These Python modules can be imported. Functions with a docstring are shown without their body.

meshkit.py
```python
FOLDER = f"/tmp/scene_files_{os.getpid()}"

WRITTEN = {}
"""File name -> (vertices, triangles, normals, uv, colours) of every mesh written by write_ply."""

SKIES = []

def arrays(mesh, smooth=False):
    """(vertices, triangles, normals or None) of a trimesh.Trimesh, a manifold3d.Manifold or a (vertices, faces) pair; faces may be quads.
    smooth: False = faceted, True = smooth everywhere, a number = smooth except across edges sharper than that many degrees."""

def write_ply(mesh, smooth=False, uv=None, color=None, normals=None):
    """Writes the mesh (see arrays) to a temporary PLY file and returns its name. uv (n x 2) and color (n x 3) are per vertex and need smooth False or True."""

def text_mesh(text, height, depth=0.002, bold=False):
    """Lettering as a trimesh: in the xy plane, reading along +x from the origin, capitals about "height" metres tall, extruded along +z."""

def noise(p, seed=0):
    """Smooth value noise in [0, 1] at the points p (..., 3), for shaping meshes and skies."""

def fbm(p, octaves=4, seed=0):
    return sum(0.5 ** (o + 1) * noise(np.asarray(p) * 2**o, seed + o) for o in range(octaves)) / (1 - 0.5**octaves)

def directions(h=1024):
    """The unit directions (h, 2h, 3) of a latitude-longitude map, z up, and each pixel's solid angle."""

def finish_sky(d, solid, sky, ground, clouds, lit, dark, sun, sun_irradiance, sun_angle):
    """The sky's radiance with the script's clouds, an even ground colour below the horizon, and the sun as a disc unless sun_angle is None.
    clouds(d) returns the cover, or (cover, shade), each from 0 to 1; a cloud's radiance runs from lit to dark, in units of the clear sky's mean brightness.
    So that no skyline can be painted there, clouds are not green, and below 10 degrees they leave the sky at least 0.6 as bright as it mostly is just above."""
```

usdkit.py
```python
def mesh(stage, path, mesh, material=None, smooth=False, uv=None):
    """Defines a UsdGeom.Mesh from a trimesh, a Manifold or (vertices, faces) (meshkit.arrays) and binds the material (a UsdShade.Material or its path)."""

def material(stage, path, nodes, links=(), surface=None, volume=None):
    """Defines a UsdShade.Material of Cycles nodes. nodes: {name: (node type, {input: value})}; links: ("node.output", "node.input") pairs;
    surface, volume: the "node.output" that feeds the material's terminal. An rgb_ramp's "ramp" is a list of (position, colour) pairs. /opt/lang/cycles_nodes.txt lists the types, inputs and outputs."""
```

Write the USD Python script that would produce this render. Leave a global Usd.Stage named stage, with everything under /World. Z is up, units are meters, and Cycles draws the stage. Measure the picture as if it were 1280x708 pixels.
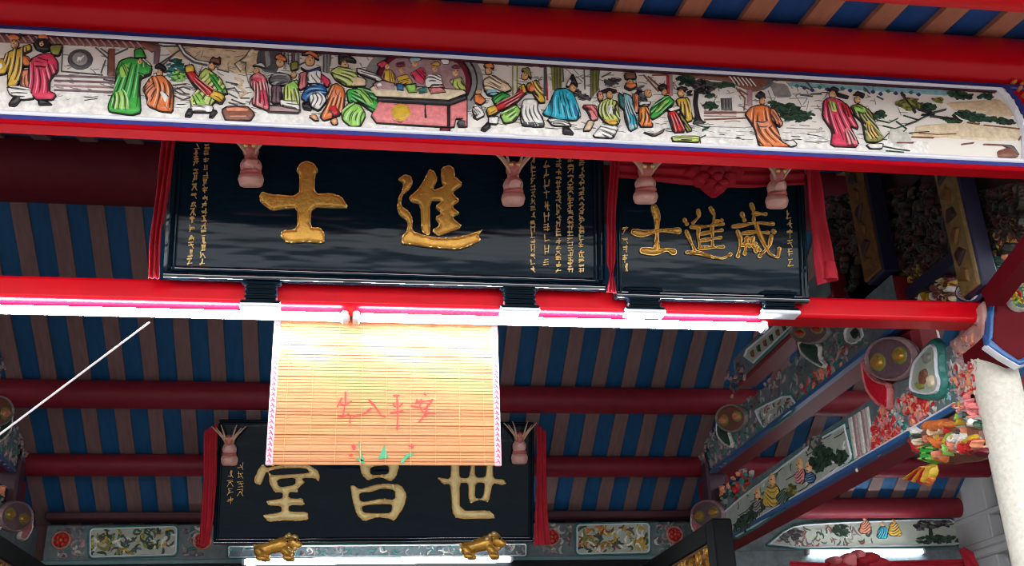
import math, random
import numpy as np
import trimesh, manifold3d as mf, shapely
from shapely.geometry import Polygon, LineString, Point, box as sbox
from shapely.ops import unary_union
from shapely import affinity
import usdkit, meshkit
from pxr import Usd, UsdGeom, UsdLux, UsdShade, Gf, Sdf

stage = Usd.Stage.CreateInMemory()
UsdGeom.SetStageUpAxis(stage, 'Z')
UsdGeom.Xform.Define(stage, '/World')
UsdGeom.Scope.Define(stage, '/World/Looks')

# ------------------------------------------------------------------ camera, light, exposure
EXPOSURE = 0.0
SKY, TUBE = 1.5, 110.0
C0 = np.array([640., 354.])
XV, YV = np.array([9800., 612.]), np.array([430., 950.])      # vanishing points of the hall's width and depth
FPX = math.sqrt(-np.dot(XV - C0, YV - C0))
EYE = np.array([0., 0., 1.6])
_d = lambda p: np.array([p[0] - C0[0], -(p[1] - C0[1]), -FPX])
Yd = _d(YV) / np.linalg.norm(_d(YV))
Xd = _d(XV); Xd -= Yd * np.dot(Xd, Yd) / 1.0; Xd /= np.linalg.norm(Xd)
Zd = np.cross(Xd, Yd)
R = np.stack([Xd, Yd, Zd])
cam = UsdGeom.Camera.Define(stage, '/World/camera')
M4 = np.eye(4); M4[:3, :3] = R; M4[:3, 3] = EYE
cam.AddTransformOp().Set(Gf.Matrix4d(*M4.T.ravel().tolist()))
cam.CreateHorizontalApertureAttr(36.0); cam.CreateVerticalApertureAttr(36.0 * 708 / 1280)
cam.CreateFocalLengthAttr(36.0 * FPX / 1280)
cam.CreateClippingRangeAttr(Gf.Vec2f(0.05, 500))
cam.CreateExposureAttr(EXPOSURE)
dome = UsdLux.DomeLight.Define(stage, '/World/sky')            # even, bright overcast
dome.CreateColorAttr(Gf.Vec3f(0.93, 0.97, 1.0)); dome.CreateIntensityAttr(SKY)

# ------------------------------------------------------------------ helpers
def lin(c): 
    return tuple((x / 255 / 12.92) if x / 255 <= .04045 else ((x / 255 + .055) / 1.055) ** 2.4 for x in c)
MATS = {}
def mat(name, rgb, rough=.5, metal=0., coat=0., var=.12, scale=14., bump=.0, bscale=40., spec=.5, rgb2=None, emis=0., stretch=None, trans=0., ior=1.5, bdist=.01):
    if name in MATS: return MATS[name]
    a = np.array(lin(rgb)); b = np.array(lin(rgb2)) if rgb2 is not None else a * (1 - var)
    hi = np.minimum(a * (1 + var), 1) if rgb2 is None else a
    nodes = {'g': ('texture_coordinate', {}),
             'n': ('noise_texture', {'scale': scale, 'detail': 4., 'roughness': .6}),
             'r': ('rgb_ramp', {'ramp': [(0.3, tuple(b)), (0.7, tuple(hi))]}),
             'p': ('principled_bsdf', {'roughness': rough, 'metallic': metal, 'coat_weight': coat, 'coat_roughness': .12, 'specular_ior_level': spec, 'ior': ior})}
    links = [('n.fac', 'r.fac'), ('r.color', 'p.base_color')]
    if stretch:
        nodes['m'] = ('mapping', {'scale': stretch}); links += [('g.object', 'm.vector'), ('m.vector', 'n.vector')]
    else:
        links.append(('g.object', 'n.vector'))
    if bump:
        nodes['bn'] = ('noise_texture', {'scale': bscale, 'detail': 3.})
        nodes['bu'] = ('bump', {'strength': bump, 'distance': bdist})
        links += [('m.vector' if stretch else 'g.object', 'bn.vector'), ('bn.fac', 'bu.height'), ('bu.normal', 'p.normal')]
    if emis:
        nodes['p'][1]['emission_color'] = tuple(a); nodes['p'][1]['emission_strength'] = emis
    surf = 'p.BSDF'
    if trans:
        nodes['t'] = ('translucent_bsdf', {}); nodes['x'] = ('mix_closure', {'fac': trans})
        links += [('r.color', 't.color'), ('p.BSDF', 'x.closure1'), ('t.BSDF', 'x.closure2')]; surf = 'x.closure'
    MATS[name] = usdkit.material(stage, '/World/Looks/' + name, nodes, links, surface=surf)
    return MATS[name]

USED = {}
def numbered(parent, name):
    k = USED.get((parent, name), 0); USED[(parent, name)] = k + 1
    return name if k == 0 else f'{name}_{k:03d}'
def tag(prim, label=None, cat=None, group=None, kind=None):
    for k, v in (('label', label), ('category', cat), ('group', group), ('kind', kind)):
        if v: prim.SetCustomDataByKey(k, v)
def thing(name, label, cat, group=None, kind=None, loc=None):
    p = '/World/' + numbered('/World', name)
    x = UsdGeom.Xform.Define(stage, p)
    if loc is not None: x.AddTranslateOp().Set(Gf.Vec3d(*map(float, loc)))
    tag(x.GetPrim(), label, cat, group, kind)
    return p
def part(parent, name, label=None, kind=None):
    p = parent + '/' + numbered(parent, name)
    tag(UsdGeom.Xform.Define(stage, p).GetPrim(), label, kind=kind); return p
MIRROR = [None]
def obj(parent, name, mesh, m, label=None, kind=None, cat=None, group=None, smooth=35):
    if mesh is None: return None
    parent = parent or '/World'
    p = parent + '/' + numbered(parent, name)
    if MIRROR[0] is not None:
        v, f, _ = meshkit.arrays(mesh, False)
        v = v.copy(); v[:, 0] = MIRROR[0] - v[:, 0]; mesh = trimesh.Trimesh(v, f[:, ::-1], process=False)
    g = usdkit.mesh(stage, p, mesh, m, smooth=smooth)
    tag(g.GetPrim(), label, cat, group, kind); return p
cat_ = lambda ms: trimesh.util.concatenate([x for x in ms if x is not None])

def tm(man):
    q = man.to_mesh(); return trimesh.Trimesh(q.vert_properties[:, :3], q.tri_verts, process=False)
def cbox(x0, x1, y0, y1, z0, z1, c=.006):
    """box with chamfered edges"""
    a = np.array([[x0, y0, z0], [x1, y1, z1]], float); c = min(c, *((a[1] - a[0]) * .45))
    pts = []
    for s in np.ndindex(2, 2, 2):
        for k in range(3):
            p = [a[s[i], i] + (0 if i == k else (c if s[i] == 0 else -c)) for i in range(3)]
            pts.append(p)
    return tm(mf.Manifold.hull_points(np.array(pts)))
def cylx(x0, x1, y, z, r, n=40, rings=1):
    m = trimesh.creation.cylinder(r, x1 - x0, sections=n)
    m.apply_transform(trimesh.transformations.rotation_matrix(math.pi / 2, [0, 1, 0]))
    m.apply_translation([(x0 + x1) / 2, y, z]); return m
def sph(c, r, sub=2, s=(1, 1, 1)):
    m = trimesh.creation.icosphere(sub, r); m.apply_scale(s); m.apply_translation(c); return m
def tube(pts, r, n=8, close=True):
    pts = np.asarray(pts, float); r = np.broadcast_to(np.asarray(r, float), len(pts))
    t = np.gradient(pts, axis=0); t /= np.linalg.norm(t, axis=1, keepdims=True) + 1e-12
    ref = np.array([0, 0, 1.]) if abs(t[0, 2]) < .8 else np.array([1., 0, 0])
    V = []
    u = np.cross(t[0], ref); u /= np.linalg.norm(u)
    for i in range(len(pts)):
        u = u - t[i] * np.dot(u, t[i]); u /= np.linalg.norm(u); w = np.cross(t[i], u)
        for k in range(n):
            a = 2 * math.pi * k / n; V.append(pts[i] + r[i] * (u * math.cos(a) + w * math.sin(a)))
    F = []
    for i in range(len(pts) - 1):
        for k in range(n):
            a, b = i * n + k, i * n + (k + 1) % n; F += [[a, b, b + n], [a, b + n, a + n]]
    V += [pts[0], pts[-1]]; e0, e1 = len(V) - 2, len(V) - 1; q = (len(pts) - 1) * n
    for k in range(n): F += [[e0, (k + 1) % n, k], [e1, q + k, q + (k + 1) % n]]
    return trimesh.Trimesh(V, F, process=False)
def hull_chain(balls, res=None):
    """balls: list of (p, r) pairs joined consecutively by hulls"""
    out = None
    for (p, r), (q, s) in zip(balls[:-1], balls[1:]):
        a = mf.Manifold.sphere(r, 12).translate(tuple(map(float, p))); b = mf.Manifold.sphere(s, 12).translate(tuple(map(float, q)))
        h = mf.Manifold.batch_hull([a, b]); out = h if out is None else out + h
    return out

# ---- pixel rays onto real planes
def ray(px, py): return R @ _d((px, py))
def onY(px, py, Y): r = ray(px, py); return EYE + r * (Y / r[1])
def onX(px, py, X): r = ray(px, py); return EYE + r * (X / r[0])
class Plane:
    def __init__(s, o, u, n):
        s.o = np.array(o, float); s.u = np.array(u, float); s.n = np.array(n, float); s.v = np.cross(s.n, s.u)
    def uv(s, px, py):
        r = ray(px, py); t = np.dot(s.o - EYE, s.n) / np.dot(r, s.n); w = EYE + r * t - s.o
        return np.dot(w, s.u), np.dot(w, s.v)
    def w(s, p):      # (u, v, h) -> world
        p = np.atleast_2d(np.asarray(p, float))
        return s.o + p[:, :1] * s.u + p[:, 1:2] * s.v + p[:, 2:3] * s.n
    def poly(s, pts, sm=1):
        q = np.array([s.uv(*p) for p in pts])
        for _ in range(sm): q = chaikin(q)
        g = Polygon(q).buffer(0)
        return g
    def line(s, pts): return LineString([s.uv(*p) for p in pts])
def chaikin(q):
    n = np.roll(q, -1, 0); return np.stack([q * (1 - CK[0]) + n * CK[0], q * CK[0] + n * (1 - CK[0])], 1).reshape(-1, 2)
CK = [.25]
def parse(t): return [tuple(map(float, x.split(','))) for x in t.split()]
def geoms(g):
    return [x for x in (getattr(g, 'geoms', None) or [g]) if x.geom_type == 'Polygon' and x.area > 1e-9]
def pillow(pl, poly, H, w=None, e=.45, base=0., res=None):
    """a raised, rounded relief of the outline: H high, its edge rounding over the width w"""
    poly = poly.simplify(.0004)
    gs = geoms(poly)
    if not gs: return None
    w = w or H; cs = []
    for g in gs:
        g = shapely.geometry.polygon.orient(g)
        cs.append(np.array(g.exterior.coords)[:-1]); cs += [np.array(i.coords)[:-1] for i in g.interiors]
    m = mf.Manifold.extrude(mf.CrossSection(cs, mf.FillRule.EvenOdd), H)
    if m.is_empty(): return None
    res = res or max(w * .8, .004)
    if e < 1: m = m.refine_to_length(res)
    q = m.to_mesh(); v = np.array(q.vert_properties[:, :3], float)
    top = v[:, 2] > H * .999
    z = v[:, 2] * e
    if e < 1:
        d = shapely.distance(shapely.points(v[top, 0], v[top, 1]), unary_union([g.boundary for g in gs]))
        t = 1 - np.minimum(d / w, 1)
        z[top] = H * (e + (1 - e) * np.sqrt(np.maximum(1 - t * t, 0)))
    v[:, 2] = z + base
    return trimesh.Trimesh(pl.w(v), q.tri_verts, process=False)
def flat(pl, poly, h, base=0.): return pillow(pl, poly, h, e=1., base=base)

# ------------------------------------------------------------------ materials
red = mat('red_lacquer', (204, 6, 24), .26, var=.08, scale=5, bump=.08, bscale=5, spec=.22)
redm = mat('red_matt_paint', (172, 5, 20), .8, var=.06, spec=.05)
dred = mat('dark_red_paint', (128, 20, 30), .5, var=.12)
pinkred = mat('pink_red_cloth', (178, 16, 40), .75, var=.15, bump=.2, bscale=60, trans=.1)
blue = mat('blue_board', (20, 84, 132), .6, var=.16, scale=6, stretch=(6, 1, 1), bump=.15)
brown2 = mat('brown_eave_brightened', (196, 130, 100), .65, var=.12, scale=6, stretch=(8, 1, 1), bump=.15)  # orange-brown rafter paint, with the brightness of the lit eave mixed in
blue2 = mat('blue_eave_brightened', (36, 86, 156), .6, var=.14, scale=6, stretch=(6, 1, 1), bump=.15)  # roof board blue, lightened to carry the brighter light at the eave
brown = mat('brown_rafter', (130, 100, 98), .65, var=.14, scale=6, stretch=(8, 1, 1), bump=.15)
black = mat('black_lacquer', (8, 27, 39), .1, var=.2, bump=.22, bscale=1., bdist=.03, spec=.22, stretch=(1.3, 1, 7), ior=1.4)
gloss = mat('glossy_black_bead', (10, 24, 34), .08, var=.1, spec=.5, ior=2.2)
blackm = mat('black_wood', (10, 12, 16), .5, var=.2, spec=.15)
gold = mat('gold_leaf', (226, 170, 76), .34, metal=.55, var=.16, scale=22, bump=.2, bscale=70)
goldl = mat('pale_gold_edge', (246, 205, 130), .3, metal=.5, var=.08)
golds = mat('dull_gold', (206, 168, 104), .42, metal=.45, var=.25, scale=60)
cream = mat('cream_panel', (238, 230, 218), .5, var=.025, scale=5)
white = mat('white_enamel', (232, 232, 240), .3, coat=.4, var=.03)
navy = mat('blue_enamel', (44, 52, 128), .35, coat=.3, var=.1)
ink = mat('ink_line', (40, 30, 34), .6, var=.2)
stone = mat('pale_granite', (214, 208, 194), .75, var=.12, scale=60, bump=.25, bscale=90)
plaster = mat('grey_plaster', (188, 190, 190), .8, var=.05)
paving = mat('stone_paving', (98, 95, 92), .8, var=.15, scale=2)
tubeb = mat('lit_tube_far', (240, 250, 255), .3, var=0., emis=22.)
tubem = mat('lit_tube', (240, 250, 255), .3, var=0., emis=TUBE)
batten = mat('white_batten', (228, 232, 235), .4, var=.02)
PAL = dict(crimson=(216, 16, 44), skin=(226, 168, 118), green=(58, 166, 62), lgreen=(150, 205, 92), lime=(196, 210, 108), olive=(140, 138, 62), dgreen=(40, 74, 52), teal=(46, 120, 112),
           cyan=(34, 172, 196), blue=(40, 104, 160), navy=(46, 58, 112), pink=(222, 62, 92), rose=(224, 128, 128), red=(198, 36, 40), maroon=(110, 28, 44), orange=(224, 120, 58),
           salmon=(226, 140, 104), yellow=(222, 178, 60), gold=(204, 164, 44), white=(236, 230, 222), grey=(150, 146, 142), dgrey=(82, 80, 82), black=(34, 30, 32), brown=(128, 78, 60),
           tan=(222, 194, 156), plum=(120, 90, 100), mauve=(176, 140, 140), sky=(140, 184, 192), sand=(226, 206, 172), pale=(206, 202, 190))
def paint(n): return mat('paint_' + n, PAL[n], .45, coat=.15, var=.22, scale=55)

# ------------------------------------------------------------------ the setting
XL, XR = -2.07, 2.415            # faces of the two gable frames
YW = 7.6                         # door wall
RZ = lambda Y: 1.6 + 6.323 - .625 * Y            # underside of the back slope
tag(UsdGeom.Xform.Define(stage, '/World/floor').GetPrim(), 'stone paved floor of the entrance porch and forecourt', None, None, 'structure')
rng = random.Random(3)
for i in range(7):
    for j in range(9):
        obj('/World/floor', 'paving_slab', cbox(-5 + i * 1.5 + .004, -3.5 + i * 1.5 - .004, -5 + j * 1.5, -3.5 + j * 1.5 - .008, -.1, 0, .005), paving, smooth=False)
obj(None, 'ground', cbox(-60, 60, -60, 60, -.2, -.11, .01), paving, 'paved ground around the temple', 'structure', smooth=False)
plasterw = mat('wall_plaster', (96, 60, 58), .7, var=.1)
obj(None, 'wall_back', cbox(-4.3, 4.75, YW + .02, YW + .2, -.1, 3.12), plasterw, 'dark door wall at the back of the porch', 'structure', smooth=False)
obj(None, 'wall_left', cbox(-4.5, -4.3, 2.6, YW + .2, -.1, 3.9), plaster, 'plastered side wall of the left bay', 'structure', smooth=False)
wr = '/World/wall_right'
tag(UsdGeom.Xform.Define(stage, wr).GetPrim(), 'grey plastered side wall of the right bay with raised mouldings', None, None, 'structure')
obj(wr, 'wall_face', cbox(4.62, 4.8, 2.6, YW + .1, -.1, 3.75), plaster, smooth=False)
obj(wr, 'pilaster', cbox(4.53, 4.63, 7.1, YW, -.1, 3.5, .01), plaster, smooth=False)
for z0, z1, o in ((2.78, 2.84, .05), (2.84, 2.9, .03), (3.06, 3.1, .03)):
    obj(wr, 'moulding', cbox(4.62 - o - .07, 4.64, 5.2, YW, z0, z1, .012), plaster, smooth=False)
obj(wr, 'moulding', cbox(4.58, 4.64, 6.85, 6.95, 3.1, 3.6, .012), plaster, smooth=False)

ce = '/World/ceiling'
tag(UsdGeom.Xform.Define(stage, ce).GetPrim(), 'open roof of brown rafters alternating with blue boards', None, None, 'structure')
def slab(x0, x1, ya, za, yb, zb, t0, t1):
    """sloping board between (ya, za) and (yb, zb): underside t0 below, upper side t1 above"""
    v = [[x, y, z + t] for x in (x0, x1) for (y, z) in ((ya, za), (yb, zb)) for t in (-t0, t1)]
    return tm(mf.Manifold.hull_points(np.array(v)))
RIDGE_Y = 5.25; RIDGE_Z = RZ(RIDGE_Y)
PUR_Z = 3.945
PER = .2035
k0 = int((-4.4 - 1.19) / PER)
for k in range(k0, k0 + 46):
    x = 1.19 + k * PER
    if x < -4.3 or x > 4.6: continue
    for (ya, za, yb, zb) in ((RIDGE_Y, RIDGE_Z, YW + .1, RZ(YW + .1)),):
        obj(ce, 'rafter', slab(x - .046, x + .046, ya, za, yb, zb, .014, .05), brown, smooth=False)
        obj(ce, 'ceiling_board', slab(x + .047, x + PER - .047, ya, za, yb, zb, 0, .03), blue, smooth=False)
SL = .153
EY = 1.7
PER2 = .226
k0 = int(-4.4 / PER2)
for k in range(k0, k0 + 42):
    x = 1.565 + (k + 1) * PER2
    if x < -4.3 or x > 4.6: continue
    a = (EY, PUR_Z - SL * (2.93 - EY), 2.93, PUR_Z)
    obj(ce, 'rafter', slab(x - .042, x + .042, *a, .02, .05), brown2, smooth=False)
    obj(ce, 'ceiling_board', slab(x + .043, x + PER2 - .043, *a, 0, .03), blue2, smooth=False)
    a = (2.93, PUR_Z, RIDGE_Y, RIDGE_Z)
    obj(ce, 'rafter', slab(x - .042, x + .042, *a, .02, .05), brown, smooth=False)
    obj(ce, 'ceiling_board', slab(x + .043, x + PER2 - .043, *a, 0, .03), blue, smooth=False)
obj(ce, 'roof_deck', cat_([slab(-4.5, 4.8, EY, PUR_Z - SL * (2.93 - EY), 2.93, PUR_Z, -.055, .12), slab(-4.5, 4.8, 2.93, PUR_Z, RIDGE_Y, RIDGE_Z, -.055, .12),
                           slab(-4.5, 4.8, RIDGE_Y, RIDGE_Z, YW + .3, RZ(YW + .3), -.055, .12)]), dred, smooth=False)

# ------------------------------------------------------------------ purlins and beams running across
BX0, BX1 = -4.28, 4.6
def round_beam(name, label, y, z, r, x0=BX0, x1=BX1, m=red):
    n, q = 48, np.linspace(x0, x1, 60)
    pts = np.array([[x, y, z] for x in q])
    rr = r * (1 + .006 * np.sin(q * 2.3) + .004 * np.sin(q * 5.1 + 1))
    obj(None, name, tube(pts, rr, n), m, label, cat='beam', smooth=50)
round_beam('eave_purlin', 'red round purlin, coloured for sky light, in the top right corner under the roof edge', 2.30, 3.70, .115, m=mat('sky_brightened_red', (232, 10, 20), .5, var=.06, spec=.15))  # beam red made brighter, sky light put into the colour
round_beam('front_purlin', 'large glossy red round purlin above the painted relief frieze', 2.935, 3.818, .115)
ired = mat('dimmed_inner_red', (124, 28, 42), .5, var=.12, spec=.3)  # the beam lacquer dimmed: interior shade and haze put into the colour
round_beam('ridge_purlin', 'thick red ridge purlin, darkened for shade, behind the big plaque', 5.1, 4.47, .19, m=mat('shade_darkened_red', (98, 24, 36), .6, spec=.2))  # shade under the ridge is put into this darker red
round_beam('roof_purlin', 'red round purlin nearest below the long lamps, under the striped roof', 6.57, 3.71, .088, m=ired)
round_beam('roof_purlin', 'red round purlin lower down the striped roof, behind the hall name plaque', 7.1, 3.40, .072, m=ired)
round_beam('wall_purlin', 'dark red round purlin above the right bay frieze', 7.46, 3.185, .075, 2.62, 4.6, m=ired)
obj(None, 'wall_plate', cbox(-2.02, 2.5, 7.48, 7.62, 3.128, 3.178, .008), mat('dark_plate', (74, 28, 38), .6), 'dark red flat plate between wall frieze and roof', cat='beam')

# main red beam that carries the plaques
MY = 3.55
mb = thing('plaque_beam', 'long red beam carrying the black plaques above the fluorescent lamps', 'beam')
prof = Polygon([(0, 0), (.11, 0), (.11, .088), (0, .088)]).buffer(-.016).buffer(.016)
m = trimesh.creation.extrude_polygon(prof, 2.43 + 4.2, engine='earcut')          # local x=depth y=height z=length
m.apply_transform(np.array([[0, 0, 1, -4.2], [1, 0, 0, MY], [0, 1, 0, 3.081], [0, 0, 0, 1.]]))
obj(mb, 'beam_body', trimesh.Trimesh(m.vertices, m.faces[:, ::-1] if m.volume < 0 else m.faces), red)

# ------------------------------------------------------------------ lamps
def lamp(label, x0, x1, y, z, r=.016, m=None):
    t = thing('fluorescent_lamp', label, 'lamp')
    obj(t, 'batten', cbox(x0, x1, y + .018, y + .05, z + .0, z + .021, .005), batten)
    obj(t, 'lamp_tube', cylx(x0 + .03, x1 - .03, y, z, r, 20), m or tubem)
    for x in (x0, x1 - .03):
        obj(t, 'lamp_holder', cbox(x, x + .025, y - .018, y + .03, z - .018, z + .021, .006), batten)
zt = onY(900, 407.5, 3.575)[2]
lx = onY(960, 406, 3.575)[0]
lamp('bright fluorescent tube lamp under the red beam, right of the bamboo blind', lx - 1.56, lx, 3.575, zt)
lamp('bright fluorescent tube lamp under the red beam, running out at the left', lx - 3.14, lx - 1.57, 3.575, zt)
a, b = onY(302, 703, 7.45), onY(642, 700, 7.45)
lamp('fluorescent tube lamp below the hall name plaque at the bottom edge', a[0], b[0], 7.45, a[2], .022, tubeb)
a, b = onY(1008, 691, 7.4), onY(1156, 687, 7.4)
lamp('short fluorescent tube lamp below the right bay frieze', a[0], b[0], 7.4, a[2], .02, tubeb)

# ------------------------------------------------------------------ carved and painted relief
def folds(poly, n, rnd, lw, off=0.):
    """drapery lines: tapering strokes that run side by side down the longer axis of a robe"""
    if poly.area < 4e-5: return []
    c = np.array(poly.minimum_rotated_rectangle.exterior.coords)[:4]
    e0, e1 = c[1] - c[0], c[2] - c[1]
    A, B = (e0, e1) if np.linalg.norm(e0) > np.linalg.norm(e1) else (e1, e0)
    if A[1] > 0: A = -A
    ctr = np.array(poly.centroid.coords[0]); out = []; bend = rnd.uniform(-.22, .22); ph = rnd.uniform(0, 3)
    for k in range(n):
        f = (k + .5 + off) / n - .5 + rnd.uniform(-.12, .12) / n
        t = np.linspace(rnd.uniform(-.46, -.1), rnd.uniform(.2, .5), 11)
        p = ctr + np.outer(t, A) + np.outer(f * (.75 + .8 * (t + .5)) + bend * np.sin(t * 4.2 + ph) , B)
        d = np.gradient(p, axis=0); d /= np.linalg.norm(d, axis=1, keepdims=True) + 1e-9; nn = np.stack([-d[:, 1], d[:, 0]], 1)
        w = (lw * .5 * (.35 + .9 * np.sin(np.linspace(.2, 2.9, 11))))[:, None]
        g = Polygon(np.vstack([p + nn * w, (p - nn * w)[::-1]])).buffer(0).intersection(poly.buffer(-lw * .4))
        out += geoms(g)
    return out
def tint(c, f): return tuple(int(min(255, max(0, x + (255 - x) * f if f > 0 else x * (1 + f)))) for x in c)
LW = [.0020]
CK[0] = .25
def figure(pl, parent, tile, items, H=.016, label=None, name='carved_figure', seed=None, outline=True, sm=1):
    """one carved figure: items are (part name, colour, 'x,y x,y ...') or ('head', x, y, r) in the pixels of a traced crop"""
    x0, y0, s = tile; P = lambda t: [(x0 + x / s, y0 + y / s) for x, y in parse(t)]
    fp = part(parent, name, label); rnd = random.Random(seed or len(items) * 7 + int(x0))
    inks, shapes, hl, dk = [], [], {}, {}
    for k, it in enumerate(items):
        if it[0] == 'head':
            _, hx, hy, hr = it[:4]; hr *= .82
            c = np.array(pl.uv(x0 + hx / s, y0 + hy / s)); r = np.linalg.norm(np.array(pl.uv(x0 + (hx + hr) / s, y0 + hy / s)) - c)
            g = affinity.scale(Point(c).buffer(r, 12), .82, 1.0); shapes.append(g)
            face = pillow(pl, g, H * 1.25, r * .9, e=.5, res=r * .45)
            nose = pillow(pl, affinity.scale(Point(c + [r * .12, -r * .05]).buffer(r * .14, 6), .7, 2.), H * 1.42, r * .1)
            obj(fp, 'face', cat_([face, nose]), paint('skin'))
            for (dx, dy, a, b) in ((-.28, .12, .1, .05), (.42, .12, .1, .05), (.1, -.5, .13, .04)):
                inks.append((affinity.scale(Point(c + [dx * r, dy * r]).buffer(1, 6), a * r, b * r), H * 1.4))
            continue
        nm, col, pts = it[:3]; g = pl.poly(P(pts), sm)
        hh = H * (it[3] if len(it) > 3 else 1.0) * (1 + .004 * k); shapes.append(g)
        obj(fp, nm, pillow(pl, g, hh, min(.010, math.sqrt(g.area) * .35), e=.5), paint(col))
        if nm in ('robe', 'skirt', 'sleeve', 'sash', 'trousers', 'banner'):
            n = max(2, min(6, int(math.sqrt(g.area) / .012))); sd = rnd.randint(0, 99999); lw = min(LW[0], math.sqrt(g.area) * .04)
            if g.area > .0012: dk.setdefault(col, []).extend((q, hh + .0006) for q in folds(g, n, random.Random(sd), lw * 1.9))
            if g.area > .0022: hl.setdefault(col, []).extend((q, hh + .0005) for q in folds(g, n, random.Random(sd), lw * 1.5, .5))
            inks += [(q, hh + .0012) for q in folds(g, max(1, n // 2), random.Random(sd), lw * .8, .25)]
        inks.append((g.boundary.buffer(LW[0] * .26), hh * .78))
    hl = {k: v for k, v in hl.items() if v}; dk = {k: v for k, v in dk.items() if v}
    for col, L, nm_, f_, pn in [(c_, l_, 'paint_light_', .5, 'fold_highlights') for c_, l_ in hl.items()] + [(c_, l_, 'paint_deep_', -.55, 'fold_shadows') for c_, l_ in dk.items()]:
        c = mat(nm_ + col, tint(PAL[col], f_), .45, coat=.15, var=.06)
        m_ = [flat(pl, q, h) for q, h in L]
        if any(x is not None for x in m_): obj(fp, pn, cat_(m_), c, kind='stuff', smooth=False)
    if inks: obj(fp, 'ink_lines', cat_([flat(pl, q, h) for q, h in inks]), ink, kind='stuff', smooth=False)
    if outline:
        u = unary_union(shapes).buffer(.0018)
        obj(fp, 'dark_ground', flat(pl, u, H * .3), ink, smooth=False)
    return fp

FY = 2.872
CK[0] = .14
FR = Plane((0, FY, 3.5), (1, 0, 0), (0, -1, 0))
fz = thing('relief_frieze', 'long cream frieze beam with painted carved court figures, framed in white and blue', 'frieze')
v_ = lambda y: FR.uv(640, y)[1]
zto, zti, zbi, zbo, zbl, zbb = v_(77.5), v_(81), v_(171.5), v_(178), v_(183), v_(196)
UL = FR.uv(-90, 90)[0]
obj(fz, 'beam_body', cbox(UL, 2.41, FY, 2.905, 3.5 + zbl - .006, 3.5 + zto + .018, .008), red)
obj(fz, 'added_back_board', cbox(UL, 2.40, 2.9, 2.915, 3.36, 3.68, .004), mat('added_dark_back', (24, 26, 34), .6, spec=.2), smooth=False)  # unseen dark back, added to darken what the plaque reflects
obj(fz, 'lower_rail', cbox(UL, 2.41, FY - .026, 2.906, 3.3425, 3.5 + zbl, .004), redm)
obj(fz, 'upper_rail', cbox(UL, 2.41, FY - .014, FY + .02, 3.5 + zto + .003, 3.5 + zto + .022, .004), navy)
rt = [FR.uv(*p) for p in ((1236, 107), (1250, 112), (1262, 126), (1273, 145), (1281, 163), (1283, 185), (1283, 199))]
def endshape(top, bot, off):
    r_ = [(u - off, min(max(v, bot), top)) for u, v in rt]
    return Polygon([(UL + .01, bot), (UL + .01, top)] + [(rt[0][0] - off - .05, top)] + r_[1:] + [(rt[-1][0] - off, bot)]).buffer(0)
O_, I_ = endshape(zto, zbo, 0), endshape(zti, zbi, .022)
NB = Polygon([(UL, zbl), (UL, zto + .003)] + [(rt[0][0] + .0, zto + .003)] + [(u + .022, v) for u, v in rt[1:]] + [(rt[-1][0] + .022, zbl)]).buffer(0)
obj(fz, 'blue_border', flat(FR, NB.difference(O_), .022), navy)
obj(fz, 'white_border', pillow(FR, O_.difference(I_), .026, .008, e=.6, res=.012), white)
obj(fz, 'painted_shadow_line', flat(FR, endshape(zti - .0, zti - .005, .02).difference(sbox(2.2, -1, 3, 1)), .014), mat('maroon_shadow_line', (72, 26, 40), .6))  # shadow gap below the top white border, painted as a maroon strip
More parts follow.
